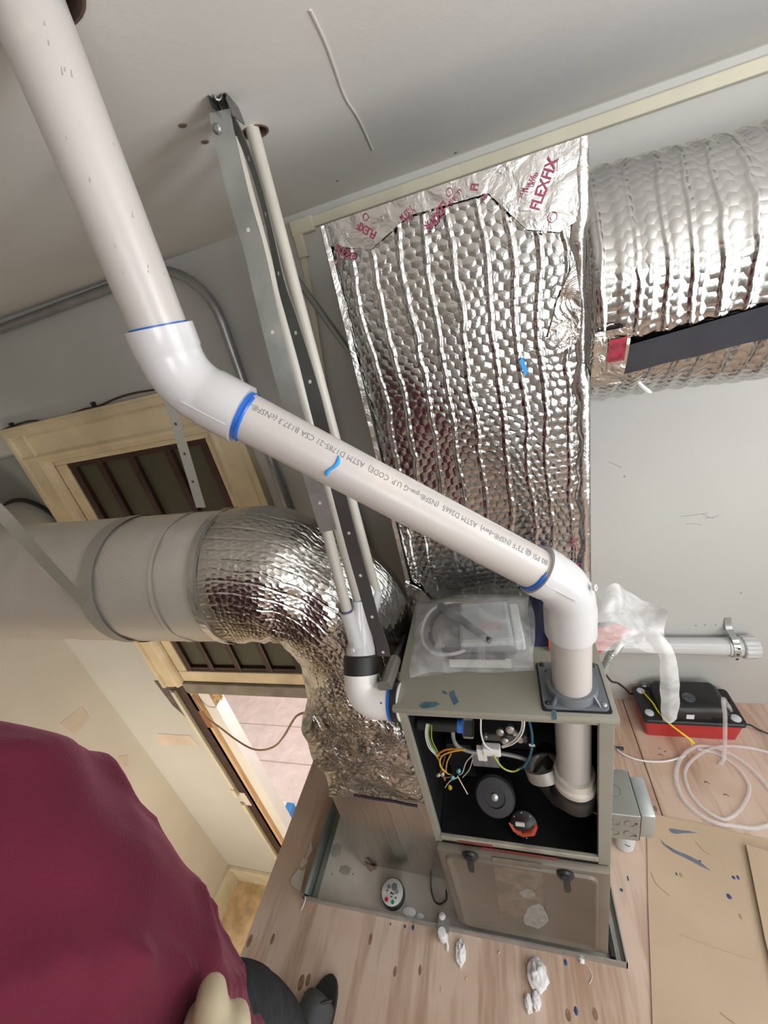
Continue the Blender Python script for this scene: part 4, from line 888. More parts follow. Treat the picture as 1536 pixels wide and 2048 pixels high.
wire(((962, 1430, .49), (962, 1465, .49), (970, 1490, .495), (985, 1500, .5)), wht, .0016)
wire(((1049, 1430, .49), (1046, 1462, .49), (1030, 1485, .49), (1005, 1495, .5)), wht, .0016)
wire(((1045, 1432, .492), (1042, 1460, .492), (1027, 1481, .492), (1003, 1493, .5)), wht, .0014)
wire(((1056, 1432, .50), (1064, 1470, .495), (1062, 1505, .495), (1050, 1530, .495), (1040, 1537, .495)), tea, .0024)
wire(((1040, 1537, .495), (1025, 1543, .495), (1005, 1535, .495), (988, 1512, .50)), mat('yellow_green_wire', (.42, .50, .06), .4), .0017)
for k in range(3): wire(((853 + 3 * k, 1448, .50), (851 + 3 * k, 1470, .50), (858 + 4 * k, 1495, .505), (874 + 3 * k, 1512, .51)), (wht, wht, grn)[k], .0014)
wire(((863, 1450, .50), (864, 1480, .50), (878, 1508, .51)), grn, .0014)
wire(((873, 1510, .505), (890, 1500, .505), (912, 1498, .505), (928, 1500, .51)), org, .002)
wire(((930, 1499, .50), (905, 1503, .50), (884, 1512, .50), (880, 1530, .50), (892, 1545, .505)), mat('amber_wire', (.68, .42, .05), .4), .0016)
wire(((873, 1512, .51), (880, 1525, .51), (890, 1560, .51)), org, .0018)
wire(((902, 1508, .505), (894, 1525, .505), (893, 1545, .505), (905, 1550, .51)), mat('amber_wire', (.68, .42, .05), .4), .0012)
wire(((890, 1512, .505), (884, 1535, .505), (880, 1548, .505), (890, 1555, .505), (905, 1552, .51)), brn, .0014)
wire(((945, 1510, .51), (932, 1525, .51), (925, 1545, .51), (918, 1550, .51)), wht, .001)
wire(((945, 1520, .51), (938, 1540, .51), (925, 1555, .51)), mat('cream_wire', (.6, .55, .4), .4), .001)
wire(((915, 1552, .505), (925, 1570, .505), (935, 1588, .505)), mat('cream_wire', (.6, .55, .4), .4), .0013)
wire(((890, 1575, .50), (900, 1562, .50), (915, 1555, .505)), mat('cream_wire', (.6, .55, .4), .4), .0011)
wire(((905, 1455, .53), (908, 1480, .53), (920, 1495, .53), (950, 1505, .535), (1000, 1507, .54), (1040, 1515, .545), (1060, 1525, .55), (1088, 1548, .55)), gry, .0042, 'wire_loom')
for u, v in ((905, 1555), (917, 1542)): mesh_obj('wire_nut', MB().lathe(PX(u, v, y=.503), (.3, -.4, .8), [(.004, -.006), (.005, 0), (.003, .008), (0, .009)], 10), mat('aqua_nut', (.12, .45, .50), .4), fu, True)
mesh_obj('wire_nut', MB().lathe(PX(900, 1575, y=.503), (.1, -.2, .9), [(.0035, -.006), (.005, 0), (.003, .008), (0, .009)], 10), mat('mustard_nut', (.5, .34, .02), .4), fu, True)
for u, v in ((876, 1550), (884, 1548)): mesh_obj('wire_nut', MB().lathe(PX(u, v, y=.505), (.5, -.4, .8), [(.0035, -.006), (.0045, 0), (.003, .008), (0, .009)], 10), mat('bone_nut', (.5, .47, .38), .4), fu, True)
mesh_obj('control_board', MB().box((-.195, .60, .44), (-.135, .615, .56), bev=.002), M_black, fu)
mesh_obj('cable_tie', MB().box(PX(1058, 1492, y=.49), PX(1070, 1489, y=.494), bev=.0008), wht, fu)
wire(((1170, 1622, .50), (1185, 1624, .498), (1200, 1630, .497)), wht, .0012)
wire(((1093, 1540, .55), (1085, 1560, .55), (1082, 1545, .54)), wht, .001)
# ================================================================== SMALL THINGS ROUND THE FURNACE
def corrugated(path, r, pitch=.0045, seg=14):
    P = smooth_path(path, 14); L = [0]
    for i in range(1, len(P)): L.append(L[-1] + (P[i] - P[i - 1]).length)
    n = int(L[-1] / (pitch / 2)); out = []; rr = []; k = 0
    for i in range(n + 1):
        s_ = L[-1] * i / n
        while k < len(L) - 2 and L[k + 1] < s_: k += 1
        t = (s_ - L[k]) / max(1e-9, L[k + 1] - L[k]); out.append(P[k].lerp(P[k + 1], t)); rr.append(r if i % 2 else r * .86)
    return MB().tube(out, rr, seg)
fxc = thing('flexible_conduit', 'grey corrugated conduit curving between white risers and tall foil box', 'conduit', PX(806, 1275, x=-.262))
mesh_obj('sleeve', corrugated([PX(826, 1195, y=.80), PX(812, 1215, y=.76), PX(802, 1240, y=.73), PX(802, 1265, y=.71), PX(808, 1285, y=.69)], .0095), M_galv, fxc, True, edge=20)
mesh_obj('end_fitting', MB().tube([PX(807, 1280, y=.695), PX(812, 1300, y=.685)], .0115, 14), M_strap, fxc, True)
fxr = thing('flexible_conduit', 'short bright corrugated conduit at right edge of the furnace top', 'conduit', PX(1215, 1335, x=.15))
mesh_obj('sleeve', corrugated([PX(1205, 1345, y=.72), PX(1215, 1325, y=.735), PX(1224, 1308, y=.75), PX(1238, 1290, y=.78)], .0105), M_galv, fxr, True, edge=20)

# junction box on the right side
jb = thing('junction_box', 'grey steel junction box with raised cover on right side of furnace', 'junction box', (.165, .575, .39))
jx0, jx1, jy0, jy1, jz0, jz1 = .130, .198, .527, .622, .392, .482
jm = mat('grey_box_steel', (.42, .44, .42), .4, .8, var=.1, vs=14)
jo = mesh_obj('box', MB().box((jx0, jy0, jz0), (jx1, jy1, jz1), bev=.002), jm, jb)
for x, z in ((.150, .418), (.178, .418), (.150, .455), (.178, .455)):
    mesh_obj('knockout', MB().ring_tube((x, jy0 - .0008, z), (x, jy0 + .001, z), .0105, .0095, 20), mat('knockout_line', (.3, .31, .3), .4, .8), jo)
mesh_obj('knockout', MB().ring_tube((.16, .575, jz1 + .0006), (.16, .575, jz1 - .001), .014, .0125, 22), mat('knockout_line', (.3, .31, .3), .4, .8), jo)
for z in (.41, .455): mesh_obj('screw_hole', MB().box((.188, jy0 - .0006, z), (.192, jy0 + .001, z + .005)), M_black, jo)
cv = mesh_obj('cover', MB().box((jx1 + .001, jy0 + .006, jz0 + .004), (jx1 + .030, jy1 - .008, jz1 - .006), bev=.005), mat('pale_cover_steel', (.50, .55, .55), .38, .7, var=.06), jb, True)
mesh_obj('cover_gap', MB().box((jx1 - .001, jy0 + .002, jz0 + .002), (jx1 + .0015, jy1 - .002, jz1 - .002)), M_black, jb)
mesh_obj('conduit_connector', corrugated([(.148, .64, .50), (.15, .63, .515), (.155, .66, .55)], .009), M_galv, jb, True, edge=20)
wc = PX(1258, 1712, z=.0); tr = thing('drain_cup', 'white plastic cup on plywood, half hidden under the grey junction box', 'cup', (wc.x - .004, wc.y + .03, 0))
mesh_obj('cup', MB().lathe((wc.x - .004, wc.y + .03, .0005), (0, 0, 1), [(.019, 0), (.025, .006), (.0265, .03), (.0265, .075), (.0245, .075), (.0245, .03), (0, .01)], 26), mat('cup_white', (.74, .76, .78), .35), tr, True)
mesh_obj('black_tick', MB().tube([(wc.x - .010, wc.y + .004, .05), (wc.x - .004, wc.y + .0032, .045), (wc.x + .002, wc.y + .0035, .043)], .0012, 6), M_black, tr)

# white pvc pipe clamped to wall, with cap
wy = 1.163
wp = thing('wall_pipe', 'horizontal white pvc pipe with ribbed cap clamped low on the right wall', 'pipe', (.6, wy, .30))
wa, wbb = PX(1180, 1288, y=wy), PX(1500, 1294, y=wy); wa.z = wbb.z = .312
mesh_obj('pipe', MB().cyl((.26, wy, .316), (.652, wy, .310), .0285, 36), M_fit, wp, True)
mesh_obj('coupling', MB().cyl((.637, wy, .310), (.676, wy, .3095), .031, 36), M_fit, wp, True)
cap_ = []
for i in range(48):
    a = 2 * PI * i / 48; cap_.append((math.cos(a), math.sin(a), .0365 if (i // 2) % 2 else .0345))
mesh_obj('cap', MB().rings([[(x, wy - .003 + c * r * k, .3095 + s_ * r * k) for c, s_, r in cap_] for x, k in ((.674, .93), (.677, 1), (.708, 1), (.716, .9))]), M_fit, wp, True, edge=30)
ck = mesh_obj('clamp', MB().ring_tube((.644, wy, .310), (.662, wy, .3098), .0335, .031, 36), M_galv, wp, True)
mesh_obj('clamp_tab', MB().ribbon(smooth_path([(.653, wy - .02, .336), (.651, wy - .012, .350), (.650, 1.186, .360), (.648, 1.196, .376), (.647, 1.198, .398)], 4), [(1, 0, 0)] * 17, .018, .0014), M_galv, ck)
for z in (.333, .308, .288): mesh_obj('slot', MB().box((.650, wy - .0342, z - .003), (.657, wy - .0332, z + .003)), M_black, ck)

# condensate pump
pu = thing('condensate_pump', 'red and black condensate pump on plywood against the right wall', 'pump', (.52, 1.11, 0))
px0, px1, py0, py1, ph = .378, .664, 1.042, 1.178, .082
R = [[(x, y, z) for x, y in rrect(px0 + i_, px1 - i_, py0 + i_, py1 - i_, .012)] for i_, z in ((.012, .0005), (.010, .004), (.002, ph - .006), (0, ph))]
mesh_obj('tank', MB().rings(R), M_red, pu, True)
lid = mesh_obj('lid', MB().rings([[(x, y, z) for x, y in rrect(px0 - .003, px1 + .003, py0 - .003, py1 + .003, .013)] for z in (ph, ph + .010)] + [[(x, y, ph + .013) for x, y in rrect(px0, px1, py0, py1, .012)]]), M_black, pu, True)
R = [[(x, y, z) for x, y in rrect(a, b, c, d, .014)] for a, b, c, d, z in ((.428, .628, 1.050, 1.172, ph + .012), (.428, .628, 1.050, 1.172, ph + .040), (.436, .615, 1.060, 1.168, ph + .056), (.446, .605, 1.07, 1.16, ph + .060))]
hs_ = mesh_obj('motor_housing', MB().rings(R), M_black, pu, True)
gc = PX(1377, 1395, z=ph + .061)
for r in (.018, .0135, .009, .0045): mesh_obj('vent_ring', MB().ring_tube((gc.x, gc.y, ph + .060), (gc.x, gc.y, ph + .0622), r, r - .0018, 24), M_grey, hs_)
for k in range(6):
    a = 2 * PI * k / 6; mesh_obj('vent_spoke', MB().poly([(gc.x + .004 * math.cos(a), gc.y + .004 * math.sin(a), ph + .0622), (gc.x + .018 * math.cos(a + .5), gc.y + .018 * math.sin(a + .5), ph + .0622), (gc.x + .018 * math.cos(a + .62), gc.y + .018 * math.sin(a + .62), ph + .0622)], (0, 0, .0006)), M_grey, hs_)
for k in range(5): mesh_obj('louvre', MB().box((.572 + .008 * k, 1.0488, ph + .016), (.576 + .008 * k, 1.0505, ph + .03)), mat('louvre_black', (.004, .004, .004), .6), hs_)
for x, y, r in ((.400, 1.160, .0125), (.400, 1.070, .0135), (.643, 1.063, .0145)):
    mesh_obj('inlet_plug', MB().lathe((x, y, ph + .0128), (0, 0, 1), [(r, 0), (r, .002), (r * .8, .0035), (0, .004)], 24), mat('plug_grey', (.62, .64, .68), .4), lid, True)
mesh_obj('outlet_valve', MB().lathe((.648, 1.118, ph + .012), (0, 0, 1), [(.010, 0), (.010, .006), (.007, .008), (.0065, .02), (.0045, .024), (0, .024)], 16), M_black, lid, True)
for x in (.418, .602): 
    tb = mesh_obj('mount_tab', MB().box((x - .010, 1.176, ph + .006), (x + .010, 1.180, ph + .034), bev=.0015), M_grey, pu)
    mesh_obj('keyhole', MB().lathe((x, 1.1758, ph + .02), (0, -1, 0), [(.005, 0), (.005, .0006), (0, .0006)], 12), M_white, tb)
lb_ = PX(1356, 1408, y=1.05)
mesh_obj('rating_label', MB().box((.500, 1.0490, ph + .018), (.522, 1.0503, ph + .038)), M_white, hs_)
yw = thing('yellow_wire_pair', 'yellow wires trailing from pump lid over its red tank', 'wire', (.5, 1.03, .0))
pts = [(.404, 1.152, ph + .018), PX(1305, 1405, z=ph + .03), PX(1318, 1425, z=ph + .022), PX(1340, 1448, y=1.036), PX(1362, 1465, y=1.026), PX(1380, 1478, y=1.015), PX(1389, 1488, y=1.005)]
mesh_obj('wire', MB().tube(smooth_path(pts, 5), .0026, 8), M_yel, yw, True)
mesh_obj('wire', MB().tube(smooth_path([PX(1362, 1466, y=1.024), PX(1380, 1480, y=1.012), PX(1384, 1491, y=1.004)], 5), .002, 8), M_yel, yw, True)
tag(mesh_obj('power_cable', MB().tube(smooth_path([PX(1205, 1340, y=.9), PX(1222, 1362, y=1.0), PX(1235, 1366, y=1.08), PX(1250, 1377, y=1.13), PX(1262, 1388, y=1.158), (.392, 1.168, ph + .014)], 6), .0035, 8), M_black, None, True), 'black cable from behind the furnace to left end of red pump', 'cable')
tag(mesh_obj('signal_cable', MB().tube(smooth_path([(.663, 1.08, .05), PX(1500, 1450, z=.03), PX(1518, 1460, z=.01), PX(1545, 1470, z=.004)], 6), .0028, 8), M_black, None, True), 'thin black lead trailing off the right end of red pump', 'cable')
# clear tubing
tz = .006
def TZ(*pts, z=tz): return [PX(u, v, z=z) for u, v in pts]
vt = thing('vinyl_tube', 'coiled clear vinyl tube on plywood in front of red pump', 'tube', (.53, .93, 0))
pth = [Vector((.640, 1.10, ph + .022)), Vector((.632, 1.075, ph + .036)), PX(1447, 1398, y=1.03), PX(1450, 1430, y=1.012), PX(1450, 1470, y=1.0), PX(1449, 1500, y=.995)] + TZ((1447, 1518), (1440, 1530))
mesh_obj('tube', MB().tube(smooth_path(pth, 5), .006, 12), M_tub, vt, True)
coil = TZ((1545, 1585), (1500, 1535), (1450, 1502), (1400, 1492), (1365, 1512), (1352, 1550), (1362, 1590), (1390, 1622), (1430, 1645), (1470, 1652), (1510, 1657), (1545, 1648))
mesh_obj('tube', MB().tube(smooth_path(coil, 6), .006, 12), M_tub, vt, True)
coil2 = TZ((1545, 1507), (1500, 1496), (1450, 1492), (1415, 1500), (1385, 1520), (1370, 1545), (1378, 1580), (1400, 1610), (1430, 1632), (1455, 1638), (1480, 1620), (1497, 1590), (1496, 1565), (1470, 1530), (1430, 1506), (1395, 1498))
mesh_obj('tube', MB().tube(smooth_path(coil2, 6), .005, 12), M_tub, vt, True)
c3 = TZ((1231, 1495), (1246, 1508), (1270, 1518), (1300, 1523), (1335, 1522), (1370, 1512), z=.005)
tag(mesh_obj('thin_tube', MB().tube(smooth_path(c3, 5), .0032, 10), mat('milky_tube', (.82, .80, .78), .3), None, True), 'thin milky tube curving out from behind furnace toward the coil', 'tube')
tag(mesh_obj('plug_end', MB().tube(TZ((1232, 1496), (1247, 1497), z=.006), .0052, 12), M_black, None, True), 'small black plug on plywood just right of the furnace', 'plug')

# cardboard sheets
def sheet(name, label, pts, z, th, m, cat, group):
    o = mesh_obj(name, MB().poly([PX(u, v, z=z) for u, v in pts], (0, 0, th)), m); tag(o, label, cat, group); return o
c1 = sheet('cardboard_sheet', 'large brown cardboard sheet on floor right of furnace, blue paint streaks', ((1299, 1627), (1360, 1640), (1420, 1652), (1500, 1672), (1600, 1695), (1700, 1760), (1700, 2200), (1310, 2200), (1302, 1960), (1296, 1800), (1294, 1672)), .0012, .0022, M_card, 'cardboard', 'cardboard sheets on the deck')
c2 = sheet('cardboard_sheet', 'second cardboard sheet overlapping the first at right edge of the floor', ((1492, 1690), (1600, 1722), (1700, 1900), (1600, 2100), (1560, 2000), (1530, 1880)), .0100, .003, M_card, 'cardboard', 'cardboard sheets on the deck')
bl = mat('blue_grey_paint', (.17, .19, .24), .4, var=.3, vs=40)
for q in (((1337, 1658), (1345, 1657), (1358, 1660), (1378, 1662), (1395, 1666), (1372, 1666), (1352, 1668), (1342, 1665)), ((1320, 1678), (1330, 1688), (1350, 1700), (1375, 1710), (1398, 1722), (1422, 1742), (1398, 1731), (1372, 1717), (1345, 1704), (1326, 1689))):
    mesh_obj('paint_streak', MB().poly([PX(u, v, z=.0035) for u, v in q], (0, 0, .0004)), bl, c1)
drips(c1, ((1467, 1755, .004, .004), (1476, 1755, .003, .005), (1458, 1793, .005, .006), (1400, 1722, .003, .002), (1353, 1748, .002, .004)), .0036)
drips(c1, ((1481, 1833, .003, .006), (1362, 1750, .004, .005)), .0036, mat('tan_chip', (.42, .28, .16), .8), 'torn_spot')
for pts in (((1302, 1745), (1310, 1765), (1322, 1778), (1340, 1792)), ((1390, 1682), (1405, 1700), (1420, 1710)), ((1440, 2025), (1455, 2038), (1470, 2048))):
    mesh_obj('crease', MB().tube([PX(u, v, z=.0036) for u, v in pts], .0008, 5), mat('crease_tone', (.38, .24, .13), .8), c1)
mesh_obj('crease', MB().tube([PX(u, v, z=.0034) for u, v in ((1360, 1870), (1420, 1893), (1500, 1920))], .0012, 5), M_card, c1)

# scraps
def lump(name, label, u, v, s, n, cat='tissue', grp=None, m=M_paper, el=1.3):
    c = PX(u, v, z=0); mb = MB(); seg, nr = 26, 18; R = []
    for i in range(nr + 1):
        th = PI * i / nr - PI / 2; ring = []
        for j in range(seg):
            a = 2 * PI * j / seg; d = Vector((math.cos(th) * math.cos(a), math.cos(th) * math.sin(a), math.sin(th)))
            k = 1 + .38 * mn.noise(d * 2.6 + Vector((n, 0, 0))) + .22 * mn.noise(d * 6 + Vector((0, n, 0)))
            p = d * s * k; p.y *= el; p.z = max(p.z * .75, -s * .5); ring.append((c.x + p.x, c.y + p.y, s * .5 + p.z + .0005))
        R.append(ring)
    return tag(mesh_obj(name, mb.rings(R), m, None, True, edge=60), label, cat, grp)
lump('tissue_wad', 'large crumpled white tissue wad on plywood in front of furnace door', 1076, 1952, .021, 1.3)
lump('tissue_wad', 'crumpled white tissue scrap beside the white float switch', 922, 1908, .0125, 5.1, el=1.9)
lump('tissue_wad', 'left of two small white tissue bits at bottom edge below large wad', 1057, 2008, .0085, 9.2, el=1.8)
lump('tissue_wad', 'right of two small white tissue bits at bottom edge below large wad', 1073, 2002, .0095, 12.7, el=1.7)
lump('glue_crumb', 'small dried glue crumb on plywood at front right of drain pan', 1163, 1920, .006, 3.3, 'crumb')
tag(mesh_obj('string_curl', MB().tube(smooth_path(TZ((1170, 1925), (1180, 1940), (1184, 1955), (1178, 1968), z=.001), 5), .0008, 6), M_paper, None, True), 'thin pale string curl on plywood at front right of pan', 'string')
tag(mesh_obj('glue_string', MB().tube(smooth_path([PX(611, 1795, z=.03), PX(609, 1804, z=.012), PX(606, 1812, z=.004), PX(602, 1820, z=.002)], 4), [.0022] * 10 + [.0012] * 3, 6), M_paper, None, True), 'white glue string hanging off left front corner of drain pan', 'string')
for k, (u, v) in enumerate(((933, 1957), (883, 1981), (1047, 1977), (998, 1905))):
    c = PX(u, v, z=.001); tag(mesh_obj('wood_chip', MB().box((c.x - .0015, c.y - .003, .0002), (c.x + .0015, c.y + .003, .0022), rz=k * .8, bev=.0005), mat('pale_chip', (.72, .58, .38), .8)), ('pale chip just below the tissue scrap by float switch', 'pale chip nearest the bottom edge, left of large tissue wad', 'pale chip touching left side of large tissue wad', 'pale chip between tissue scrap and large tissue wad')[k], 'wood chip', 'wood chips on the deck')
c = PX(1400, 1512, z=0)
for k, (u, v) in enumerate(((1409, 1565), (1447, 1590), (1318, 1510))):
    a_ = PX(u, v, z=.001); tag(mesh_obj('splinter', MB().tube([a_, a_ + Vector((.006, .003, .001)), a_ + Vector((.014, -.003, 0))], [.0008, .0012, .0004], 5), mat('dark_splinter', (.12, .07, .05), .7)), ('dark splinter inside left part of the tube coil', 'dark splinter inside lower part of the tube coil', 'dark splinter on plywood left of the tube coil')[k], 'splinter', 'splinters by the tube coil')

# ================================================================== PLASTIC BAGS
def film_sheet(grid, m, parent, nm, amp=.006, fr=22, th=0):
    # bilinear patch of control rows refined and crumpled
    rows = [smooth_path(r, 6) for r in grid]; cols = []
    n = len(rows[0]); fine = []
    colp = [smooth_path([rows[i][j] for i in range(len(rows))], 6) for j in range(n)]
    for i in range(len(colp[0])):
        fine.append([colp[j][i] + Vector((mn.noise(colp[j][i] * fr), mn.noise(colp[j][i] * fr + Vector((7, 0, 0))), mn.noise(colp[j][i] * fr + Vector((0, 9, 0))))) * amp for j in range(n)])
    return mesh_obj(nm, MB().rings(fine, False), m, parent, True, fixn=False, edge=180)
T = .862
bg = thing('parts_bag', 'clear plastic bag of furnace parts lying on the furnace top', 'bag', (-.08, .64, .86))
film_sheet([[(-.228, .750, T + .004), (-.15, .755, T + .006), (-.05, .757, T + .008), (.02, .752, T + .008)],
            [(-.222, .70, T + .010), (-.15, .70, T + .050), (-.05, .70, T + .058), (.03, .70, T + .040)],
            [(-.215, .62, T + .008), (-.15, .61, T + .046), (-.05, .61, T + .055), (.03, .62, T + .036)],
            [(-.213, .56, T + .006), (-.15, .555, T + .022), (-.05, .553, T + .026), (.02, .56, T + .016)],
            [(-.207, .528, T + .002), (-.15, .543, T + .004), (-.05, .542, T + .004), (.02, .552, T + .004)]], M_film, bg, 'bag_film', .004, 26)
film_sheet([[(-.228, .748, T), (-.1, .75, T), (.02, .75, T)], [(-.215, .63, T), (-.1, .63, T), (.02, .63, T)], [(-.207, .53, T), (-.1, .546, T), (.02, .552, T)]], M_film, bg, 'bag_back', .001, 20)
md_ = thing('control_module', 'grey control module with label inside the clear parts bag', 'module', (-.07, .64, .866))
rotm = Matrix.Translation((-.062, .645, .866)) @ Matrix.Rotation(.06, 4, 'Z')
bdy = mesh_obj('housing', MB().box((-.055, -.060, 0), (.048, .062, .034), bev=.008, mat=rotm), mat('module_grey', (.38, .40, .40), .4), md_)
mesh_obj('lower_face', MB().box((-.054, -.0622, .002), (.046, -.0605, .022), mat=rotm), mat('module_dark', (.16, .16, .155), .4), bdy)
mesh_obj('label', MB().box((-.018, -.030, .0341), (.03, -.006, .0347), mat=rotm), mat('pinkish_label', (.42, .34, .31), .5, var=.2, vs=150), bdy)
mesh_obj('white_block', MB().box((.048, -.055, .002), (.068, .055, .028), bev=.004, mat=rotm), mat('foam_white', (.62, .66, .64), .6), bdy)
mesh_obj('slot', MB().box((.066, .005, .018), (.0684, .018, .024), mat=rotm), M_black, bdy)
pp_ = thing('instruction_slip', 'folded white paper slip at front of the clear parts bag', 'paper', (-.09, .565, .864))
mesh_obj('slip', MB().poly([(-.135, .556, .8635), (-.02, .556, .8635), (-.02, .575, .866), (-.137, .578, .866)], (0, 0, .0012)), mat('slip_white', (.72, .70, .66), .8), pp_)
cbl = thing('coiled_cable', 'coiled dark cable and clear tube inside left half of parts bag', 'cable', (-.15, .64, .866))
def ell(cx_, cy_, rx, ry, z, a0, a1, n=20): return [(cx_ + rx * math.cos(a0 + (a1 - a0) * i / n), cy_ + ry * math.sin(a0 + (a1 - a0) * i / n), z + .006 * math.sin(i * .4)) for i in range(n + 1)]
mesh_obj('cable', MB().tube(ell(-.13, .655, .055, .065, .873, .6, 5.6), .0045, 10), M_black, cbl, True)
mesh_obj('cable', MB().tube([(-.165, .715, .880), (-.13, .67, .890), (-.08, .61, .905), (-.055, .585, .902)], [.010, .011, .0075, .007], 12), mat('soft_black', (.05, .055, .055), .45), cbl, True)
mesh_obj('tube', MB().tube(ell(-.135, .65, .066, .078, .876, 1.4, 5.2), .0035, 10), M_tub, cbl, True)
mesh_obj('black_strip', MB().box((-.14, .572, .866), (-.03, .582, .8775), bev=.002), M_black, cbl)
mesh_obj('brass_plug', MB().tube([(-.165, .60, .874), (-.145, .598, .874)], .005, 10), M_galv, cbl, True)
bb_ = thing('blue_folder', 'dark blue folded card standing behind vent pipe at right end of bag', 'folder', (.055, .66, .86))
mesh_obj('card', MB().poly([(.022, .612, .8625), (.022, .72, .8625), (.03, .722, .91), (.05, .70, .925), (.05, .62, .905)], (.034, 0, 0)), mat('indigo_card', (.05, .055, .15), .4, var=.2, vs=14), bb_)
mesh_obj('red_edge', MB().poly([(.050, .600, .8625), (.070, .600, .8625), (.066, .612, .905), (.052, .614, .905)], (0, .006, 0)), mat('orange_red', (.60, .10, .05), .4), bb_)
# loose film hanging off the right side
lf_ = thing('plastic_film', 'crumpled clear plastic film draped from furnace top over right edge', 'plastic film', (.2, .70, .86))
F = lambda u, v, y: PX(u, v, y=y)
film_sheet([[F(1178, 1195, .74), F(1225, 1172, .76), F(1265, 1190, .78), F(1300, 1205, .78), F(1335, 1215, .76)],
            [F(1178, 1228, .70), F(1222, 1212, .71), F(1262, 1228, .72), F(1298, 1240, .72), F(1335, 1222, .73)],
            [F(1180, 1265, .67), F(1220, 1255, .67), F(1255, 1262, .67), F(1290, 1275, .68), F(1325, 1268, .69)],
            [F(1182, 1305, .66), F(1212, 1298, .66), F(1245, 1290, .66), F(1290, 1300, .68), F(1345, 1300, .69)]], M_film2, lf_, 'draped_film', .010, 20)
film_sheet([[F(1285, 1262, .675), F(1312, 1258, .672), F(1342, 1290, .675)],
            [F(1315, 1310, .672), F(1330, 1305, .668), F(1352, 1320, .672)],
            [F(1320, 1350, .672), F(1338, 1352, .668), F(1358, 1352, .672)],
            [F(1319, 1395, .672), F(1340, 1400, .668), F(1359, 1398, .672)],
            [F(1327, 1442, .672), F(1340, 1447, .668), F(1355, 1438, .672)]], film('hanging_film', (.88, .88, .88), .25, .55, .8, 1.3), lf_, 'hanging_strip', .003, 24)
rdc = thing('red_card', 'red printed card under the draped clear film beside vent pipe', 'card', F(1210, 1285, .70))
mesh_obj('card', MB().poly([F(1180, 1262, .72), F(1235, 1248, .73), F(1262, 1262, .73), F(1225, 1290, .70), F(1180, 1318, .69)], (0, .003, 0)), mat('printed_red', (.55, .09, .07), .45, var=.15, vs=20), rdc)
mesh_obj('dark_edge', MB().poly([F(1182, 1250, .735), F(1225, 1243, .735), F(1236, 1250, .735), F(1182, 1264, .733)], (0, .003, 0)), M_grey, rdc)
# ================================================================== PERSON
pe_loc = (-.56, .05, 0)
AXX, AXY = -.50, .0
prof_t = [(.56, .135), (.60, .150), (.66, .158), (.72, .168), (.81, .180), (.90, .190), (1.0, .197), (1.08, .197), (1.16, .182), (1.22, .160), (1.28, .128), (1.33, .09), (1.37, .07)]
def rad(z):
    for (a, b), (c, d) in zip(prof_t, prof_t[1:]):
        if a <= z <= c: return b + (d - b) * (z - a) / (c - a)
    return prof_t[-1][1]
def torso(mb, k, folds, z0=.56, z1=1.37):
    R = []; n = 72; m = 56
    for i in range(m + 1):
        z = z0 + (z1 - z0) * i / m; r = rad(z) * k; ring = []
        for j in range(n):
            a = 2 * PI * j / n; f = 0
            if folds:
                q = 2.2 * mn.noise(Vector((math.cos(a) * 1.5, math.sin(a) * 1.5, z * 3)))
                f = .016 * (1 - abs(math.sin(2.5 * a + 5 * z + q))) ** 3 + .011 * (1 - abs(math.sin(1.5 * a - 9 * z + q * 1.3 + 1))) ** 4 + .010 * mn.noise(Vector((math.cos(a) * 2, math.sin(a) * 2, z * 8))) - .006
            ring.append((AXX + (r + f) * 1.04 * math.cos(a), AXY + (r + f) * .98 * math.sin(a), z))
        R.append(ring)
    return mb.rings(R)
def remesh(o, vox, sm=6, fac=.6):
    r = o.modifiers.new('remesh', 'REMESH'); r.mode = 'VOXEL'; r.voxel_size = vox; r.use_smooth_shade = True
    s_ = o.modifiers.new('smooth', 'SMOOTH'); s_.iterations = sm; s_.factor = fac
    return o
HC = Vector((-.53, -.03, 1.53))
SH_R, EL_R = Vector((-.345, -.05, 1.24)), Vector((-.235, -.24, 1.03))
SH_L, EL_L, WR_L = Vector((-.665, -.04, 1.23)), Vector((-.76, -.07, .97)), Vector((-.755, .06, .78))
WR_R = PX(440, 2480, z=1.005); PALM = PX(432, 2270, z=.995)
legs = [[Vector((-.455, .015, .80)), Vector((-.53, .150, .45)), Vector((-.585, .175, .085))], [Vector((-.575, .0, .80)), Vector((-.66, .04, .45)), Vector((-.70, .0, .085))]]
mb = torso(MB(), .90, False, .62, 1.36)
mb.tube(smooth_path([(-.515, -.01, 1.30), (-.522, -.02, 1.40), (-.528, -.03, 1.50)], 4), .055, 20)
mb.ellips(HC, .076, .095, .118, 28, 18); mb.ellips(HC + Vector((0, .03, -.06)), .058, .065, .062, 20, 12)
mb.tube([HC + Vector((0, .085, .02)), HC + Vector((0, .108, -.018)), HC + Vector((0, .090, -.03))], [.009, .015, .010], 10)
for s_ in (-1, 1): mb.ellips(HC + Vector((s_ * .078, -.01, -.005)), .012, .02, .032, 12, 8)
mb.ellips(HC + Vector((0, .09, -.062)), .022, .012, .009, 12, 8)
for L_ in legs: mb.tube(smooth_path(L_, 8), [.07 - .035 * i / 16 for i in range(17)], 20)
mb.tube(smooth_path([SH_R, EL_R, WR_R], 6), [.045 - .018 * i / 12 for i in range(13)], 16)
mb.tube(smooth_path([SH_L, EL_L, WR_L], 6), [.045 - .018 * i / 12 for i in range(13)], 16)
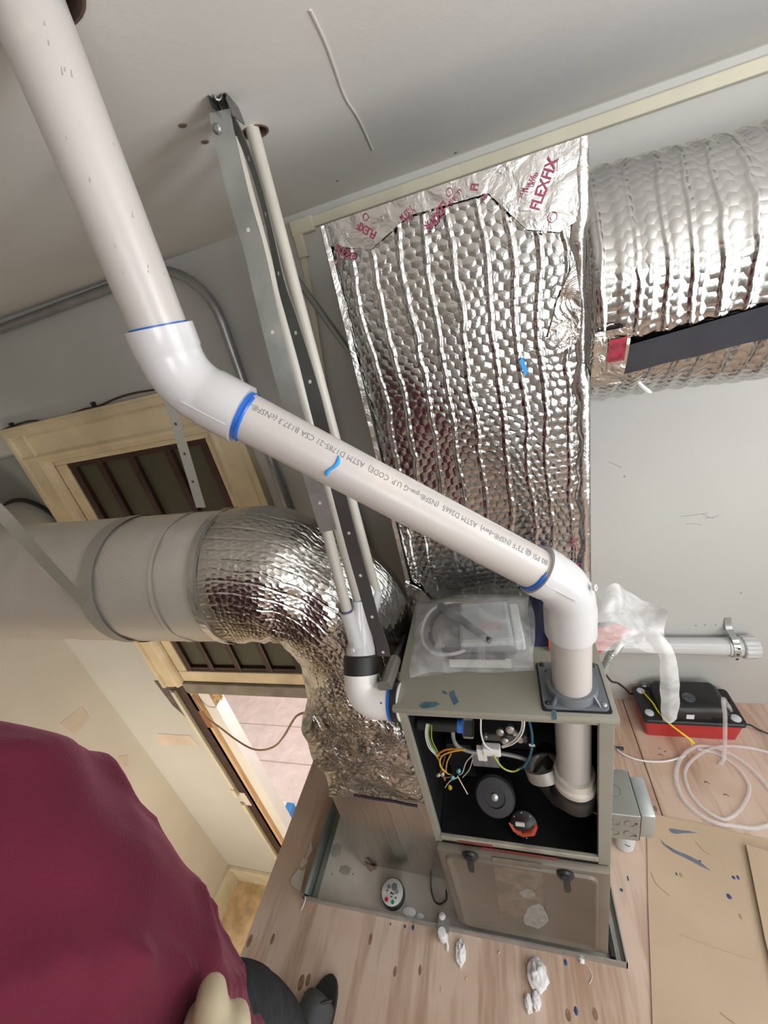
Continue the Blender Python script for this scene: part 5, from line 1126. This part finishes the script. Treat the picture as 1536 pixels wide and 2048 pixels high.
# left hand: palm, four fingers, thumb
hd = (WR_L - EL_L).normalized(); pl = WR_L + hd * .05
mb.ellips(pl, .022, .045, .04, 16, 10)
for k in range(4):
    b0 = pl + hd * .03 + Vector((0, -.002, .026 - .018 * k)); mb.tube([b0, b0 + hd * .03 + Vector((.004, 0, -.01)), b0 + hd * (.05 + .008 * (k in (1, 2))) + Vector((.012, 0, -.03))], [.0095, .009, .007], 10)
mb.tube([pl + Vector((.015, -.01, .02)), pl + Vector((.035, .02, .02)), pl + Vector((.04, .045, .008))], [.011, .010, .007], 10)
pr_ = remesh(mesh_obj('person', mb, M_skin, None, True), .011, 5)
tag(pr_, 'person in maroon sweater, charcoal trousers and cream gloves at left foreground', 'person')
# face and hair
for s_ in (-1, 1):
    ey = mesh_obj('eye', MB().ellips(HC + Vector((s_ * .03, .083, .005)), .012, .010, .008, 14, 10), M_white, pr_, True)
    mesh_obj('iris', MB().ellips(HC + Vector((s_ * .03, .0915, .005)), .005, .0025, .005, 12, 8), M_brown, ey, True)
    mesh_obj('brow', MB().tube([HC + Vector((s_ * .016, .094, .024)), HC + Vector((s_ * .03, .094, .028)), HC + Vector((s_ * .046, .084, .022))], .003, 8), M_hair, pr_, True)
hm = MB(); R = []
for i in range(13):
    th = -.25 + (PI / 2 + .25) * i / 12; ring = []
    for j in range(40):
        a = 2 * PI * j / 40; front = max(0, math.sin(a)); t2 = th + front * .55 * (1 - i / 12)
        k = 1.07 + .02 * mn.noise(Vector((math.cos(a) * 4, math.sin(a) * 4, i)))
        ring.append(HC + Vector((math.cos(t2) * math.cos(a) * .078 * k, math.cos(t2) * math.sin(a) * .096 * k, math.sin(t2) * .120 * k)))
    R.append(ring)
mesh_obj('hair', hm.rings(R), M_hair, pr_, True, edge=80)
# sweater: torso + sleeves
sw = torso(MB(), 1.0, True)
sw.tube(smooth_path([(-.47, -.02, 1.22), SH_R, SH_R.lerp(EL_R, .5), EL_R, EL_R.lerp(WR_R, .5), WR_R], 5), [.06] + [.072] * 5 + [.068] * 8 + [.062] * 6 + [.052] * 5 + [.042], 24)
sw.tube(smooth_path([(-.54, -.02, 1.22), SH_L, SH_L.lerp(EL_L, .5), EL_L, EL_L.lerp(WR_L, .5), WR_L], 5), [.06] + [.072] * 5 + [.068] * 8 + [.062] * 6 + [.052] * 5 + [.042], 24)
swo = remesh(mesh_obj('sweater', sw, M_maroon, pr_, True), .007, 2, .5); swo['label'] = 'maroon sweater'
# trousers and shoes
for k, L_ in enumerate(legs):
    P_ = smooth_path(L_, 10); n = len(P_)
    tr_ = MB().tube(P_, [.098 - .040 * min(1, i / 11) - (.006 if i > 16 else 0) for i in range(n)], 28)
    tr_.ellips((L_[0].x, L_[0].y, .80), .10, .11, .09, 20, 10)
    to = remesh(mesh_obj('trouser_leg', tr_, M_jean, pr_, True), .008, 3)
    an = L_[2]; toe = an + (Vector((.028, .100, -.055)) if k == 0 else Vector((-.02, .15, -.055))); heel = an + Vector((-.01, -.055, -.05))
    so = MB(); so.tube(smooth_path([heel + Vector((0, -.005, -.004)), heel.lerp(toe, .25), heel.lerp(toe, .6), heel.lerp(toe, .85), toe], 5), [.030] + [.036] * 9 + [.043] * 6 + [.040] * 3 + [.032, .022], 22)
    so.tube([an + Vector((0, -.01, -.045)), an + Vector((0, -.008, -.01)), an + Vector((0, -.005, .03))], [.044, .044, .046], 22)
    for i, v in enumerate(so.v):
        if v.z < .006: v.z = .006
    sh = mesh_obj('shoe', so, M_shoe, pr_, True); remesh(sh, .007, 3)
    mid = heel.lerp(toe, .5); dr_ = (toe - heel); ang = math.atan2(dr_.y, dr_.x); ol = [(mid.x + (.122 * math.cos(a)) * math.cos(ang) - (.044 * math.sin(a)) * math.sin(ang), mid.y + (.122 * math.cos(a)) * math.sin(ang) + (.044 * math.sin(a)) * math.cos(ang), .0008) for a in [2 * PI * i / 30 for i in range(30)]]
    mesh_obj('sole', MB().poly(ol, (0, 0, .014)), M_rub, sh)
    mesh_obj('toe_seam', MB().tube([toe + Vector((x, -.028 + .5 * abs(x), .036 - 9 * x * x)) for x in [-.036 + .009 * i for i in range(9)]], .003, 8), M_rub, sh, True)
# gloved right hand resting on the sweater
gl = MB()
W_ = WR_R; gl.tube([W_ + (W_ - PALM).normalized() * .03, W_, PALM.lerp(W_, .5), PALM], [.040, .036, .034, .036], 20)
gl.ellips(PALM, .040, .045, .024, 20, 12, Euler((.2, 0, .1)).to_matrix())
def finger(pts, rr):
    P_ = smooth_path(pts, 4); n = len(P_); m = len(rr)
    r_ = [rr[min(m - 1, int(i / (n - 1) * (m - 1)))] * (1 - i / (n - 1) * (m - 1) % 1) + rr[min(m - 1, int(i / (n - 1) * (m - 1)) + 1)] * (i / (n - 1) * (m - 1) % 1) for i in range(n)]
    gl.tube(P_, r_, 16); gl.ellips(P_[-1], r_[-1], r_[-1], r_[-1], 14, 10); gl.ellips(P_[0], r_[0], r_[0], r_[0], 14, 10)
finger([PX(416, 2190, z=.998), PX(418, 2110, z=.999), PX(421, 2030, z=.995), PX(424, 1983, z=.985)], [.0155, .0152, .0148, .0125])
finger([PX(455, 2190, z=.992), PX(464, 2120, z=.990), PX(471, 2065, z=.984), PX(472, 2034, z=.972)], [.0135, .0132, .0128, .0115])
finger([PX(384, 2190, z=.996), PX(386, 2090, z=.990), PX(392, 2040, z=.975), PX(399, 2010, z=.955)], [.0125, .012, .010, .007])
finger([PX(490, 2230, z=.990), PX(506, 2160, z=.985), PX(510, 2110, z=.975)], [.012, .0115, .010])
finger([PX(370, 2330, z=.998), PX(335, 2250, z=1.0), PX(335, 2170, z=.995)], [.014, .013, .010])
go = remesh(mesh_obj('glove', gl, M_glove, pr_, True), .0032, 4, .5); go['label'] = 'cream rubber glove on the right hand'
